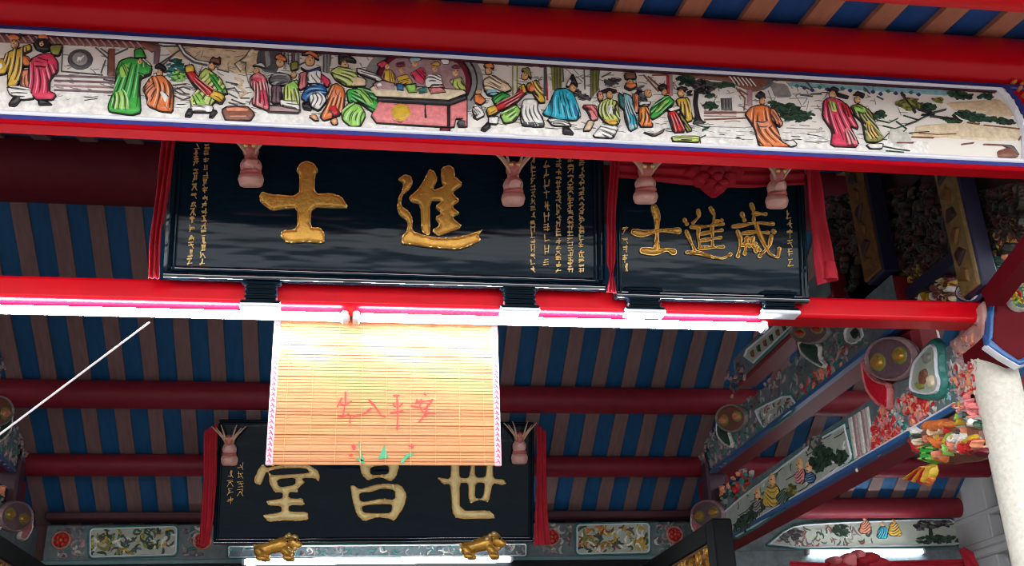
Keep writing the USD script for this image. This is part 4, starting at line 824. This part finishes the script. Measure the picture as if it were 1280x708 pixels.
def lion(label, x, y):
    c = onY(x, y, 6.88); t = thing('gilded_lion', label, 'carving', loc=None)
    s = .062; B = lambda dx, dz, dy=0: (c[0] + dx * s, c[1] + dy * s, c[2] + dz * s)
    body = hull_chain([(B(-1.5, -.1), .72 * s), (B(-.5, .25), .75 * s), (B(.6, .5), .78 * s)])
    for dx, dy in ((-1.7, -.4), (-1.3, .4), (.9, -.5), (1.1, .4)):
        body += hull_chain([(B(dx, -.2, dy), .45 * s), (B(dx + .45, -.62, dy - .2), .33 * s), (B(dx + .1, -.95, dy - .3), .28 * s), (B(dx + .6, -1.02, dy - .45), .24 * s)])
    m = tm(body.refine_to_length(.014)); trimesh.smoothing.filter_taubin(m, iterations=8)
    obj(t, 'body', m, gold)
    hd = hull_chain([(B(1.7, .6, -.3), .62 * s), (B(2.1, .4, -.5), .42 * s)]) + hull_chain([(B(2.15, .25, -.6), .3 * s), (B(2.4, .3, -.65), .22 * s)])
    m = tm(hd.refine_to_length(.012)); trimesh.smoothing.filter_taubin(m, iterations=6); obj(t, 'head', m, gold)
    rnd = random.Random(int(x)); ms = []
    for k in range(30):
        a = rnd.uniform(0, 6.28); ms.append(sph(B(1.3 + .75 * math.cos(a), .5 + .8 * math.sin(a), -.3 + rnd.uniform(-.3, .3)), rnd.uniform(.2, .32) * s, 1))
    for k in range(9): ms.append(sph(B(-1.6 + k * .32, .55 + .05 * k, -.25 + .1 * (k % 3)), .24 * s, 1))
    obj(t, 'mane', cat_(ms), goldl, kind='stuff')
    obj(t, 'tail', tube([B(-1.9, .3), B(-2.3, .7), B(-2.2, 1.2), B(-1.8, 1.3)], [.22 * s, .3 * s, .26 * s, .12 * s]), gold)
    for e in (-.16, .2): obj(t, 'eye', sph(B(2.05 + e, .75, -.85), .1 * s, 1), blackm)
    return t
lion('gilded carved lion under the left half of the hall name plaque', 345, 687)
lion('gilded carved lion under the right half of the hall name plaque', 601, 685)

# ------------------------------------------------------------------ the two gable frames (the left one mirrors the right one)
CK[0] = .2
GX = Plane((XR, 5.5, 3.0), (0, -1, 0), (-1, 0, 0))
gy = lambda Y: 5.5 - Y
darkscreen = mat('dark_carved_wood', (58, 34, 32), .6, var=.4, scale=25)
oldgold = mat('dull_old_gilding', (124, 84, 44), .5, metal=.3, var=.3, scale=40)
yellowface = mat('ochre_carved_face', (120, 96, 56), .55, var=.35, scale=26)
navyside = mat('navy_painted_side', (34, 34, 62), .5)
G = lambda t, sm=1: GX.poly(parse(t), sm)
C7 = (880, 400, 910 / 180); C1 = (1060, 400, 809 / 160); CF = (1120, 480, 708 / 140)
TG = lambda tile, t, sm=1: GX.poly([(tile[0] + x / tile[2], tile[1] + y / tile[2]) for x, y in parse(t)], sm)
def shell(t, cx, cy, rx, ry, col, wing, rough_cols, H=.07):
    H *= .55
    """melon shaped strut foot: rimmed body, two gilt roundels and a pointed wing gripping the beam"""
    el_ = GX.poly([(cx + rx * math.cos(a), cy + ry * math.sin(a)) for a in np.linspace(0, 6.283, 24, endpoint=False)], 0)
    w = G(wing)
    obj(t, 'wing', pillow(GX, w.difference(el_.buffer(.002)), H * .9, .03, e=.3), paint(col))
    obj(t, 'wing_rim', pillow(GX, w.difference(w.buffer(-.014)).difference(el_), H * .95, .006, e=.5, res=.006), paint('white' if col != 'crimson' else 'rose'))
    obj(t, 'body', pillow(GX, el_, H, .05, e=.4), paint(rough_cols[0]))
    obj(t, 'body_rim', pillow(GX, el_.difference(el_.buffer(-.014)), H * 1.12, .007, e=.5, res=.006), paint(rough_cols[1]))
    for k in (-1, 1):
        o = GX.poly([(cx + k * rx * .44 + rx * .34 * math.cos(a), cy - k * ry * .14 + ry * .46 * math.sin(a)) for a in np.linspace(0, 6.283, 16, endpoint=False)], 0)
        f = part(t, 'roundel', 'gilt roundel in a green ring')
        obj(f, 'ring', pillow(GX, o, H * 1.15, .012, e=.5), paint('olive'))
        obj(f, 'boss', pillow(GX, o.buffer(-.009), H * 1.5, .03, e=.3), gold if rough_cols[2] == 'gold' else paint(rough_cols[2]))
def gable(side):
    R_ = side == 'right'; where = f'at the {side}'
    # lowest beam
    t = thing('gable_beam', f'lowest carved and painted tie beam running back to the door wall {where}', 'beam')
    u0, u1, z0, z1 = 7.56, 3.75, 2.812, 3.075
    obj(t, 'beam_body', cbox(XR + .002, XR + .19, u1, u0, z0, z1, .01), dred)
    obj(t, 'carved_face', cbox(XR - .004, XR + .004, u1, u0, z0 + .03, z1, .003), greycarve)
    obj(t, 'blue_stripe', cbox(XR - .02, XR + .03, u1 + .08, u0, z0 - .004, z0 + .022, .005), mat('stripe_blue', (40, 92, 150), .4, coat=.3))
    obj(t, 'white_line', cbox(XR - .017, XR + .01, u1 + .08, u0, z0 + .023, z0 + .030, .002), white)
    pf = G('1057,524 1063,553 1068,572 1060,581 925,673 912,668 902,655 903,640', 1)
    inn = pframe(GX, t, pf, .014, panel=pale, H=.016)
    curls(GX, t, inn, 110, ['grey', 'dgreen', 'olive', 'pale', 'dgrey', 'teal', 'white'], .085, 41, .012, 'carved_landscape')
    for its, l in (([('robe', 'yellow', '956,634 960,612 968,602 978,612 976,634'), ('sleeve', 'dgreen', '972,622 984,610 992,622 980,634', 1.1), ('head', 968, 602, 5)], 'small figure in yellow and green'),
                   ([('robe', 'rose', '996,604 1000,584 1010,588 1008,606'), ('head', 1003, 582, 4.5)], 'small figure in rose'), ([('robe', 'blue', '1008,600 1014,588 1024,596 1018,606'), ('head', 1014, 585, 4)], 'small figure in blue'),
                   ([('robe', 'grey', '944,640 948,622 956,626 954,642'), ('head', 950, 619, 4.5)], 'small figure in grey')):
        figure(GX, t, PX, its, H=.022, label=l)
    for q, c in (('1014,584 1022,560 1036,556 1046,568 1040,582 1026,590', 'dgreen'), ('1042,572 1054,562 1064,572 1054,584', 'dgreen'), ('918,668 926,648 944,636 950,646 940,662', 'dgreen'), ('936,640 950,624 962,626 956,640', 'dgrey'), ('980,616 992,604 1000,612 990,624', 'olive'), ('1004,560 1020,546 1034,548 1024,560', 'grey')):
        foliage(t, GX, 'pine_foliage', c, G(q), .018, .024)
    strk = [flat(GX, GX.line([(x, y), (x + 9, y - 5), (x + 17, y - 13)]).buffer(.0022, quad_segs=2), .011) for x, y in ((912, 660), (925, 645), (950, 650), (975, 640), (985, 600), (1010, 570), (1030, 550), (1040, 590), (1000, 615), (940, 628), (965, 596), (1045, 548))]
    obj(t, 'ink_lines', cat_(strk), ink, kind='stuff', smooth=False)
    for k in range(5):
        x = 1068 + k * 5.2; obj(t, 'fluting', pillow(GX, G(f'{x-6},{523-k*3.2:.1f} {x-2},{521-k*3.2:.1f} {x+5.5},{574-k*3.4:.1f} {x+2},{576-k*3.4:.1f}', 0), .012, .006, e=.4), paint('mauve' if k % 2 else 'pale'))
    for q, cols, n, sd in (('1088,566 1092,530 1104,508 1128,530 1136,545 1098,566', ['red', 'rose', 'red', 'salmon'], 90, 1), ('1106,524 1124,512 1142,538 1134,546', ['teal', 'teal', 'sky'], 14, 2), ('1124,500 1148,486 1172,508 1142,534', ['red', 'salmon', 'rose', 'red'], 70, 3),
                           ('1190,478 1196,448 1218,446 1224,492 1206,500 1188,496', ['red', 'salmon', 'mauve', 'pale'], 60, 4), ('1176,496 1192,470 1198,492 1186,506', ['teal', 'sky'], 14, 5)):
        curls(GX, t, G(q, 0), n, cols, .05, 50 + sd, .018, 'carved_cloud')
    curls(GX, t, G('1070,590 1074,560 1100,515 1150,470 1196,436 1224,444 1222,482 1190,506', 0).difference(TG(C1, '570,150 603,185 605,330 627,390 610,460 540,472 460,456 438,425 450,330 470,262').buffer(.02)), 120, ['mauve', 'pale', 'mauve', 'grey'], .055, 57, .014, 'carved_ground')
    # peach shaped panel
    pe = TG(C1, '570,150 603,185 605,330 627,390 610,460 540,472 460,456 438,425 450,330 470,262')
    f = part(t, 'peach_panel', 'peach shaped picture panel in a teal and white frame')
    obj(f, 'teal_border', pillow(GX, pe.buffer(.028), .03, .014, e=.4), paint('teal'))
    obj(f, 'white_frame', pillow(GX, pe.buffer(.006).difference(pe.buffer(-.008)), .042, .006, e=.5, res=.006), white)
    obj(f, 'picture_ground', flat(GX, pe.buffer(-.006), .034), pale, smooth=False)
    for q, c in (('500,330 540,300 560,340 530,420 500,400', 'brown'), ('470,390 520,390 540,440 490,450', 'olive'), ('520,220 570,200 580,260 530,290', 'grey'), ('540,360 590,340 600,420 560,440', 'sand')):
        obj(f, 'picture_relief', pillow(GX, TG(C1, q), .046, .012, e=.6), paint(c))
    sc = GX.poly([(1140 + x / 5.057, 340 + y / 5.057) for x, y in parse('425,215 470,180 480,400 425,470 320,555 235,450 330,385 400,300')], 1)
    obj(t, 'scroll_end', pillow(GX, sc, .015, .012, e=.4), mat('pink_grey_scroll', (186, 140, 132), .5, var=.2, scale=20))
    curls(GX, t, sc.buffer(-.012), 22, ['mauve', 'salmon', 'red'], .05, 61, .024, 'carved_cloud')
    # lotus strut between lowest and middle beam
    s1 = thing('lotus_strut', f'red lotus shaped strut with gilt roundels under the middle beam {where}', 'strut')
    obj(s1, 'core', cbox(XR + .02, XR + .16, 4.08, 4.42, 3.076, 3.29, .03), dred)
    shell(s1, 1121, 449, 31, 28, 'crimson', '1082,446 1092,466 1102,476 1119,480 1119,510 1115,514 1100,504 1088,486', ('plum', 'mauve', 'gold'))
    # middle beam
    t = thing('gable_beam', f'middle carved tie beam, second from below, {where}', 'beam')
    obj(t, 'beam_body', cbox(XR + .002, XR + .16, 4.13, 6.85, 3.293, 3.545, .01), dred)
    obj(t, 'carved_face', cbox(XR - .004, XR + .004, 4.13, 6.85, 3.315, 3.545, .003), greycarve)
    obj(t, 'blue_stripe', cbox(XR - .018, XR + .03, 4.15, 6.85, 3.29, 3.312, .005), MATS['stripe_blue'])
    inn = pframe(GX, t, TG(C7, '355,640 330,575 345,560 545,460 605,548 400,700', 1), .013, panel=pale, H=.016)
    curls(GX, t, inn, 40, ['brown', 'white', 'grey', 'dgreen'], .07, 43, .014, 'carved_foliage')
    curls(GX, t, G('1000,505 996,488 1030,452 1070,424 1082,430', 0), 46, ['red', 'salmon', 'teal', 'mauve', 'brown'], .055, 44, .02, 'carved_cloud')
    curls(GX, t, G('862,590 866,572 920,540 940,540 934,556 890,594', 0), 40, ['mauve', 'grey', 'plum', 'teal'], .055, 45, .018, 'carved_cloud')
    curls(GX, t, G('888,588 870,575 890,540 1000,440 1080,400 1090,425 1000,505', 0), 230, ['grey', 'plum', 'mauve', 'dgrey', 'teal'], .06, 48, .016, 'carved_ground')
    ov = G('1058,414 1066,404 1080,406 1084,422 1070,432 1060,428')
    pframe(GX, t, ov, .010, panel=pale, H=.02)
    obj(t, 'picture_relief', pillow(GX, G('1064,416 1072,408 1078,418 1070,426'), .016, .01, e=.4), paint('black'))
    s2 = thing('lotus_strut', f'green lotus shaped strut on the middle beam, nearer the column, {where}', 'strut')
    obj(s2, 'core', cbox(XR + .02, XR + .14, 5.0, 5.3, 3.546, 3.70, .02), dred)
    shell(s2, 1018, 414, 24, 17, 'dgreen', '1000,408 1004,440 1016,452 1034,462 1038,456 1030,448 1030,430 1010,424', ('plum', 'grey', 'red'), .06)
    s3 = thing('lotus_strut', f'green lotus shaped strut on the middle beam, farther in, {where}', 'strut')
    obj(s3, 'core', cbox(XR + .02, XR + .14, 6.38, 6.72, 3.546, 3.64, .02), dred)
    shell(s3, 919, 523, 19, 18, 'dgreen', '900,520 900,545 908,556 918,561 920,556 915,540 912,532', ('brown', 'grey', 'salmon'), .06)
    s4 = thing('lotus_strut', f'pinkish lotus shaped strut at the wall end of the lowest beam {where}', 'strut')
    obj(s4, 'core', cbox(XR + .02, XR + .16, 6.95, 7.25, 3.076, 3.335, .03), dred)
    shell(s4, 889, 643, 20, 18, 'rose', '868,640 868,660 876,672 884,668 880,656', ('plum', 'mauve', 'gold'), .06)
    t = thing('carved_spandrel', f'dark carved and painted spandrel at the wall end {where}', 'carving')
    obj(t, 'panel', cbox(XR + .03, XR + .07, 6.75, 7.55, 3.08, 3.20, .01), darkscreen)
    curls(GX, t, G('900,612 930,586 944,590 930,620 906,634', 0), 34, ['teal', 'dgreen', 'salmon', 'red', 'grey'], .06, 46, .03, 'carved_flower')
    # top beam
    t = thing('gable_beam', f'short topmost carved tie beam under the roof {where}', 'beam')
    obj(t, 'beam_body', cbox(XR + .01, XR + .14, 4.75, 6.22, 3.70, 3.885, .01), dred)
    obj(t, 'carved_face', cbox(XR + .002, XR + .012, 4.75, 6.22, 3.72, 3.885, .003), greycarve)
    pf = G('932,446 936,436 985,395 1000,400 944,455', 0)
    inn = pframe(GX, t, pf, .012, panel=pale, H=.02)
    for k in range(6):
        x, y = 942 + k * 8, 444 - k * 6.6
        obj(t, 'fringe', pillow(GX, G(f'{x-2},{y-4} {x+1.5},{y-7} {x+3},{y+2} {x},{y+3}', 0), .02, .008, e=.4), paint('dgreen' if k % 2 else 'brown'))
    curls(GX, t, G('905,470 925,450 935,470 915,500', 0), 24, ['plum', 'dgrey', 'mauve'], .05, 47, .02, 'carved_cloud')
    # rear post and dark carving before it
    t = thing('gable_post', f'dark purple post under the roof purlin {where}', 'post')
    obj(t, 'shaft', cbox(XR - .02, XR + .12, 6.9, 7.02, 3.08, 3.40, .015), mat('purple_post', (70, 40, 56), .5))
    obj(t, 'foot_moulding', cbox(XR - .03, XR + .13, 6.88, 7.04, 3.076, 3.11, .008), greycarve)
gable('right')
MIRROR[0] = XL + XR
gable('left')
MIRROR[0] = None

# ------------------------------------------------------------------ upper gable screen at the right, over the main beam
us = thing('carved_screen', 'dark carved and gilded gable screen at the upper right above the red beam', 'carving')
obj(us, 'backing', cbox(XR + .10, XR + .14, 3.08, 4.95, 3.40, 3.94, .01), darkscreen)
obj(us, 'backing', cbox(XR + .10, XR + .14, 3.9, 4.95, 3.56, 4.19, .01), darkscreen)
DK = [mat('dark_carving_%d' % k, c, .5, var=.3, scale=40) for k, c in enumerate(((58, 44, 38), (76, 56, 42), (44, 48, 42), (86, 42, 42), (66, 64, 62)))]
SPL = Plane((XR + .10, 5.5, 3.0), (0, -1, 0), (-1, 0, 0)); Gs = lambda t: SPL.poly(parse(t), 0)
for q, n, cols, sd, sz in (('1026,250 1082,236 1090,330 1060,374 1040,374', 120, DK, 1, .075), ('1112,238 1186,230 1200,330 1150,352 1118,340', 170, DK, 2, .075), ('1130,340 1158,330 1160,352 1134,362', 40, ['gold', 'olive', 'brown', DK[1]], 3, .05),
                           ('1150,362 1180,340 1196,350 1194,378 1150,380', 60, ['gold', 'sand', 'maroon', 'brown', 'white'], 4, .045), ('1230,240 1284,228 1290,300 1240,326', 130, DK, 5, .06), ('1236,290 1272,270 1280,300 1250,318', 40, ['brown', 'salmon', DK[1], 'gold'], 6, .045), ('1232,306 1256,304 1260,320 1240,348', 30, ['lgreen', 'dgreen', 'teal', 'salmon'], 7, .045)):
    curls(SPL, us, Gs(q), n, cols, sz, 80 + sd, .04, 'carved_leaf')
cl = (1213, 366)
for k, (r_, c) in enumerate(((17, 'navy'), (14, 'white'), (11, 'rose'), (8.5, 'white'), (6, 'blue'), (3, 'white'))):
    g = GX.poly([(cl[0] + r_ * math.cos(a), cl[1] + r_ * .8 * math.sin(a)) for a in np.linspace(0, 6.283, 20, endpoint=False)], 0)
    obj(us, 'cloud_ring', pillow(GX, g, .012 + .006 * k, .006, e=.5), paint(c))
for lab, pa, pb, wy, wx in (('ochre carved upright with navy side in the upper right gable, nearer the column', (1197, 220), (1226, 345), .14, .075), ('brown carved upright with navy side in the upper right gable, deeper in', (1083, 240), (1106, 330), .17, .08)):
    a, b = onX(*pa, XR - .04), onX(*pb, XR - .04); Y = (a[1] + b[1]) / 2; zlo = 3.18 if wy < .15 else 3.56
    t = thing('gable_post', lab, 'post')
    obj(t, 'shaft', cbox(XR - .04, XR - .04 + wx, Y, Y + wy, zlo, min(4.25, a[2] + .25), .006), navyside)
    obj(t, 'carved_face', cbox(XR - .055, XR - .036, Y + .006, Y + wy - .004, zlo + .01, a[2] + .22, .006), yellowface if wy < .15 else oldgold)
    PGp = Plane((XR - .055, 5.5, 3.0), (0, -1, 0), (-1, 0, 0)); rnd = random.Random(int(Y * 100))
    for k in range(7):
        z = zlo + .05 + k * .09; yc = Y + wy / 2
        g = Polygon([(gy(yc + wy * .3), z - 3), (gy(yc - wy * .25), z - 3 + .01), (gy(yc - wy * .1), z - 3 + .055), (gy(yc + wy * .2), z - 3 + .06)])
        obj(t, 'carved_motif', pillow(PGp, affinity.rotate(g, rnd.uniform(-50, 50)), .012, .012, e=.3), darkscreen if k % 2 else oldgold)
def bar(name, pl_pts, th, m, t, X=XR - .02):
    a, b = onX(*pl_pts[0], X), onX(*pl_pts[1], X); d = (b - a) / np.linalg.norm(b - a); nrm = np.cross([1, 0, 0], d)
    v = [p + nrm * s * th + np.array([q, 0, 0]) for p in (a, b) for s in (-1, 1) for q in (0, .07)]
    obj(t, name, tm(mf.Manifold.hull_points(np.array(v))), m, smooth=False)
bar('dark_brace', ((1128, 372), (1196, 318)), .03, navyside, us, XR + .05)
bar('red_brace', ((1230, 374), (1292, 292)), .034, mat('maroon_brace_paint', (100, 12, 22), .6, var=.1, spec=.12), us, XR - .03)

# ------------------------------------------------------------------ stone column, its capital and the dragon-fish bracket
CX, CY_ = 2.492, 3.66
t = thing('stone_column', 'pale speckled granite column at the right edge', 'column')
zt_ = onY(1240, 447, CY_ - .05)[2]
m = trimesh.creation.cylinder(.088, zt_, sections=48); m.apply_translation([CX, CY_, zt_ / 2]); obj(t, 'shaft', m, stone)
m = trimesh.creation.cylinder(.14, .12, sections=48); m.apply_translation([CX, CY_, .06]); obj(t, 'base', m, stone)
t = thing('column_capital', 'dark red shaped beam end with blue and white edging above the granite column', 'capital')
KP = Plane((0, 3.52, 3.2), (1, 0, 0), (0, -1, 0))
kp = KP.poly(parse('1237,384 1244,362 1262,346 1300,336 1300,444 1272,455 1266,455 1248,444 1233,431'), 1)
mred = mat('maroon_capital_paint', (92, 10, 20), .6, var=.1, spec=.12)
obj(t, 'block', pillow(KP, kp, .2, .02, e=.9, base=-.18), mred)
low = KP.poly(parse('1228,420 1234,426 1250,440 1268,452 1300,440 1300,450 1269,461 1248,449 1230,436'), 0)
obj(t, 'blue_edge', pillow(KP, low, .03, .01, e=.5), MATS['stripe_blue'])
obj(t, 'white_edge', pillow(KP, KP.poly(parse('1228,434 1248,448 1269,460 1300,449 1300,452 1268,463 1247,451 1227,437'), 0), .034, .006, e=.5), white)
obj(t, 'side_edge', pillow(KP, KP.poly(parse('1229,432 1232,392 1240,366 1247,357 1246,364 1240,384 1237,428'), 0), .03, .008, e=.5), MATS['stripe_blue'])
rp = KP.poly([(1270 + 17 * math.cos(a), 376 + 17 * math.sin(a)) for a in np.linspace(0, 6.283, 20, endpoint=False)], 0)
f = part(t, 'roundel', 'white rimmed roundel with gilt carving')
obj(f, 'rim', pillow(KP, rp.difference(rp.buffer(-.012)), .05, .008, e=.5), paint('pale'))
obj(f, 'ground', flat(KP, rp.buffer(-.008), .03), paint('dgreen'))
curls(KP, f, rp.buffer(-.02), 16, ['gold', 'red', 'white', 'lgreen'], .05, 91, .05, 'carving')

t = thing('dragon_fish_bracket', 'colourful carved dragon-fish bracket with orange tail where the beam meets the column', 'carving')
DF = Plane((XR - .01, 5.5, 3.0), (0, -1, 0), (-1, 0, 0))
D = lambda q, sm=1: DF.poly([(CF[0] + x / CF[2], CF[1] + y / CF[2]) for x, y in parse(q)], sm)
bodyp = D('100,300 190,240 300,190 380,130 420,80 480,60 520,160 560,290 590,390 560,430 450,490 330,500 280,510 200,505 180,430 120,400')
obj(t, 'core', pillow(DF, bodyp, .08, .05, e=.3, base=-.07), paint('brown'))
for nm, c, q, h in (('tail_fin', 'yellow', '205,505 250,505 262,560 225,620 150,600 120,575', .05), ('tail_fin', 'orange', '165,560 100,580 55,615 97,610 105,628 140,612 150,640 182,622 197,655 216,640 246,600 220,575', .065), ('scaly_body', 'green', '190,400 220,372 280,392 292,470 252,512 200,500', .09),
                    ('back_scales', 'orange', '190,262 230,225 330,218 392,240 402,282 300,302 212,312', .09), ('head_plate', 'salmon', '180,345 260,330 290,350 240,372 190,372', .085), ('fin', 'red', '85,340 102,345 120,308 162,350 170,440 150,432 132,440 110,430 122,402 96,380', .06), ('pearl', 'white', '115,270 140,262 172,290 168,325 145,332 120,300', .1),
                    ('belly', 'orange', '250,440 330,450 322,505 268,492', .085), ('whisker', 'sand', '300,395 440,425 575,385 585,395 560,412 430,452 320,432', .1), ('fin', 'gold', '450,350 530,300 545,372 462,402', .08), ('whisker', 'white', '395,415 440,350 475,335 455,375 420,425', .1), ('fin', 'lgreen', '420,100 458,88 470,150 430,162', .08),
                    ('cloud', 'rose', '450,190 515,148 505,200 460,215', .08), ('cloud', 'white', '365,370 380,310 430,300 425,330 390,380', .095), ('jaw', 'maroon', '480,420 585,395 595,450 500,470', .06), ('cloud', 'sky', '415,260 450,245 460,290 425,300', .09), ('mane', 'dgreen', '480,220 530,215 550,260 500,265', .08), ('mane', 'gold', '340,330 370,320 370,400 330,390', .09)):
    obj(t, nm, pillow(DF, D(q), h * .62, .026, e=.12, base=-.008), paint(c))
for k in range(9):
    x, y = 205 + (k % 3) * 26, 398 + (k // 3) * 34
    obj(t, 'scale', pillow(DF, D(f'{x},{y} {x+22},{y-6} {x+28},{y+16} {x+6},{y+20}'), .06, .01, e=.6), paint('dgreen' if k % 2 else 'lgreen'))
for k in range(5):
    x = 85 + k * 30; obj(t, 'fin_ray', pillow(DF, D(f'{205+k*10},520 {212+k*10},522 {x+8},{632-abs(k-3)*8} {x},{626-abs(k-3)*8}', 0), .046, .006, e=.5), paint('red' if k % 2 else 'yellow'))
curls(DF, t, bodyp.buffer(-.02), 34, ['salmon', 'white', 'gold', 'lgreen', 'orange', 'dgrey', 'red', 'sand'], .055, 95, .055, 'carved_curl')
curls(DF, t, D('400,110 470,60 510,120 560,290 500,260 440,200', 0), 26, ['rose', 'white', 'dgreen', 'grey', 'salmon'], .05, 96, .05, 'carved_curl')

# ------------------------------------------------------------------ black gilded screens at both bottom corners
def screen(side):
    t = thing('black_screen', f'tall black wooden screen with a gilt carved panel at the {side} bottom corner', 'screen')
    X = 2.0; a, b = onX(893, 650, X), onX(815, 697, X); y0, y1, zt = a[1], 7.35, (a[2] + b[2]) / 2
    obj(t, 'front_post', cbox(X - .012, X + .10, y0, y0 + .14, 0, zt, .008), blackm)
    obj(t, 'rear_post', cbox(X - .012, X + .10, y1 - .1, y1, 0, zt, .008), blackm)
    obj(t, 'top_rail', cbox(X - .01, X + .09, y0 + .14, y1 - .1, zt - .115, zt - .002, .008), blackm)
    obj(t, 'panel_backing', cbox(X + .02, X + .06, y0 + .14, y1 - .1, .05, zt - .115, .004), mat('brown_panel_back', (84, 42, 26), .6))
    obj(t, 'middle_rail', cbox(X - .008, X + .08, y0 + .14, y1 - .1, zt - .52, zt - .44, .008), blackm)
    SP = Plane((X + .02, 5.5, 2.5), (0, -1, 0), (-1, 0, 0))
    reg = sbox(gy(y1 - .12), zt - .43 - 2.5, gy(y0 + .16), zt - .125 - 2.5)
    curls(SP, t, reg, 150, [gold, gold, oldgold], .09, 101, .03, 'gilt_carving')
    obj(t, 'gilt_border', flat(SP, reg.buffer(.012).difference(reg.buffer(-.004)), .02), oldgold, smooth=False)
screen('right'); MIRROR[0] = XL + XR - .2; screen('left'); MIRROR[0] = None

# ------------------------------------------------------------------ right bay
zc0, zc1 = onY(1100, 689, 7.56)[2], onY(1100, 649, 7.56)[2]
t = thing('bay_frieze', 'painted carved frieze in the right bay above the short lamp', 'frieze')
obj(t, 'band', cbox(2.62, 4.6, 7.56, 7.64, zc0 - .01, zc1 + .01, .008), greycarve)
obj(t, 'lamp_board', cbox(2.62, 4.6, 7.425, 7.62, zc0 - .15, zc0 - .012, .006), greycarve)
pf = WF.poly(parse('952,687 985,660 1010,655 1184,648 1196,655 1202,668 1203,680 1190,683'), 1)
inn = pframe(WF, t, pf, .012, panel=pale)
curls(WF, t, inn.intersection(WF.poly(parse('940,640 1090,640 1090,700 940,700'), 0)), 110, ['grey', 'dgreen', 'plum', 'pale', 'brown', 'dgrey'], .075, 111, .014, 'carved_landscape')
for its, l in (([('robe', 'cyan', '1094,674 1098,660 1106,658 1110,674'), ('head', 1102, 656, 3.5)], 'small figure in cyan'), ([('robe', 'yellow', '1108,670 1112,654 1120,654 1128,672'), ('head', 1116, 652, 3.5)], 'small figure in yellow'), ([('robe', 'salmon', '1072,668 1076,652 1086,652 1088,668'), ('head', 1080, 650, 3.5)], 'small figure in salmon')):
    figure(WF, t, PX, its, H=.022, label=l)
for q, c in (('1142,654 1158,649 1184,651 1190,658 1160,660 1146,664', 'black'), ('1146,674 1170,670 1200,673 1200,679 1146,680', 'dgreen'), ('1040,660 1056,654 1062,668 1044,672', 'dgreen'), ('972,676 984,662 1000,660 1000,674', 'black')):
    foliage(t, WF, 'palm_foliage', c, WF.poly(parse(q), 1), .016, .03)
obj(t, 'palm_trunk', pillow(WF, WF.poly(parse('1160,658 1164,658 1167,677 1160,677'), 0), .016, .008, e=.4), paint('black'))
blk = WF.poly(parse('1212,654 1250,652 1254,682 1216,684'), 0)
obj(t, 'end_block', pillow(WF, blk, .012, .01, e=.5), paint('mauve')); curls(WF, t, blk.buffer(-.02), 30, ['salmon', 'red', 'mauve'], .06, 112, .024, 'carved_cloud')
RP = Plane((0, 6.9, 2.6), (1, 0, 0), (0, -1, 0))
t = thing('red_rosette', 'pink and red cloth rosette with swags at the bottom edge right of centre', 'cloth')
for k, (x, y, rx, ry, c) in enumerate(((1048, 708, 18, 10, 0), (1092, 706, 20, 9, 0), (1060, 702, 14, 10, 1), (1084, 700, 13, 9, 0), (1070, 697, 9, 9, 1), (1074, 704, 12, 9, 0), (1040, 703, 9, 6, 1))):
    g = RP.poly([(x + rx * math.cos(a) * (1 + .1 * math.sin(4 * a + k)), y + ry * math.sin(a)) for a in np.linspace(0, 6.283, 16, endpoint=False)], 1)
    obj(t, 'petal', pillow(RP, g, .06 + .008 * k, .03, e=.2), pinkred if c == 0 else mat('light_pink_cloth', (226, 120, 124), .75))
obj(t, 'swag', ribbon('', RP, '985,703 1030,705 1100,703 1160,701 1215,700', '985,716 1030,720 1100,716 1160,712 1215,712', h=.03, amp=.008), pinkred, smooth=60)
drape('red cloth tail hanging beside the grey wall at the right bottom edge', RP, '1193,690 1198,700 1204,716', '1200,686 1212,694 1222,716', h=.05, amp=.01, waves=1)

# ------------------------------------------------------------------ thin pole at the left
a, b = onY(187, 403, 3.555), onY(-60, 588, 3.45)
obj(None, 'thin_pole', tube([a, a * .75 + b * .25, (a + b) / 2, a * .25 + b * .75, b], .0035, 10), mat('pale_pole', (214, 196, 200), .4), 'thin pale pole slanting down to the left from the lamp', cat='pole')
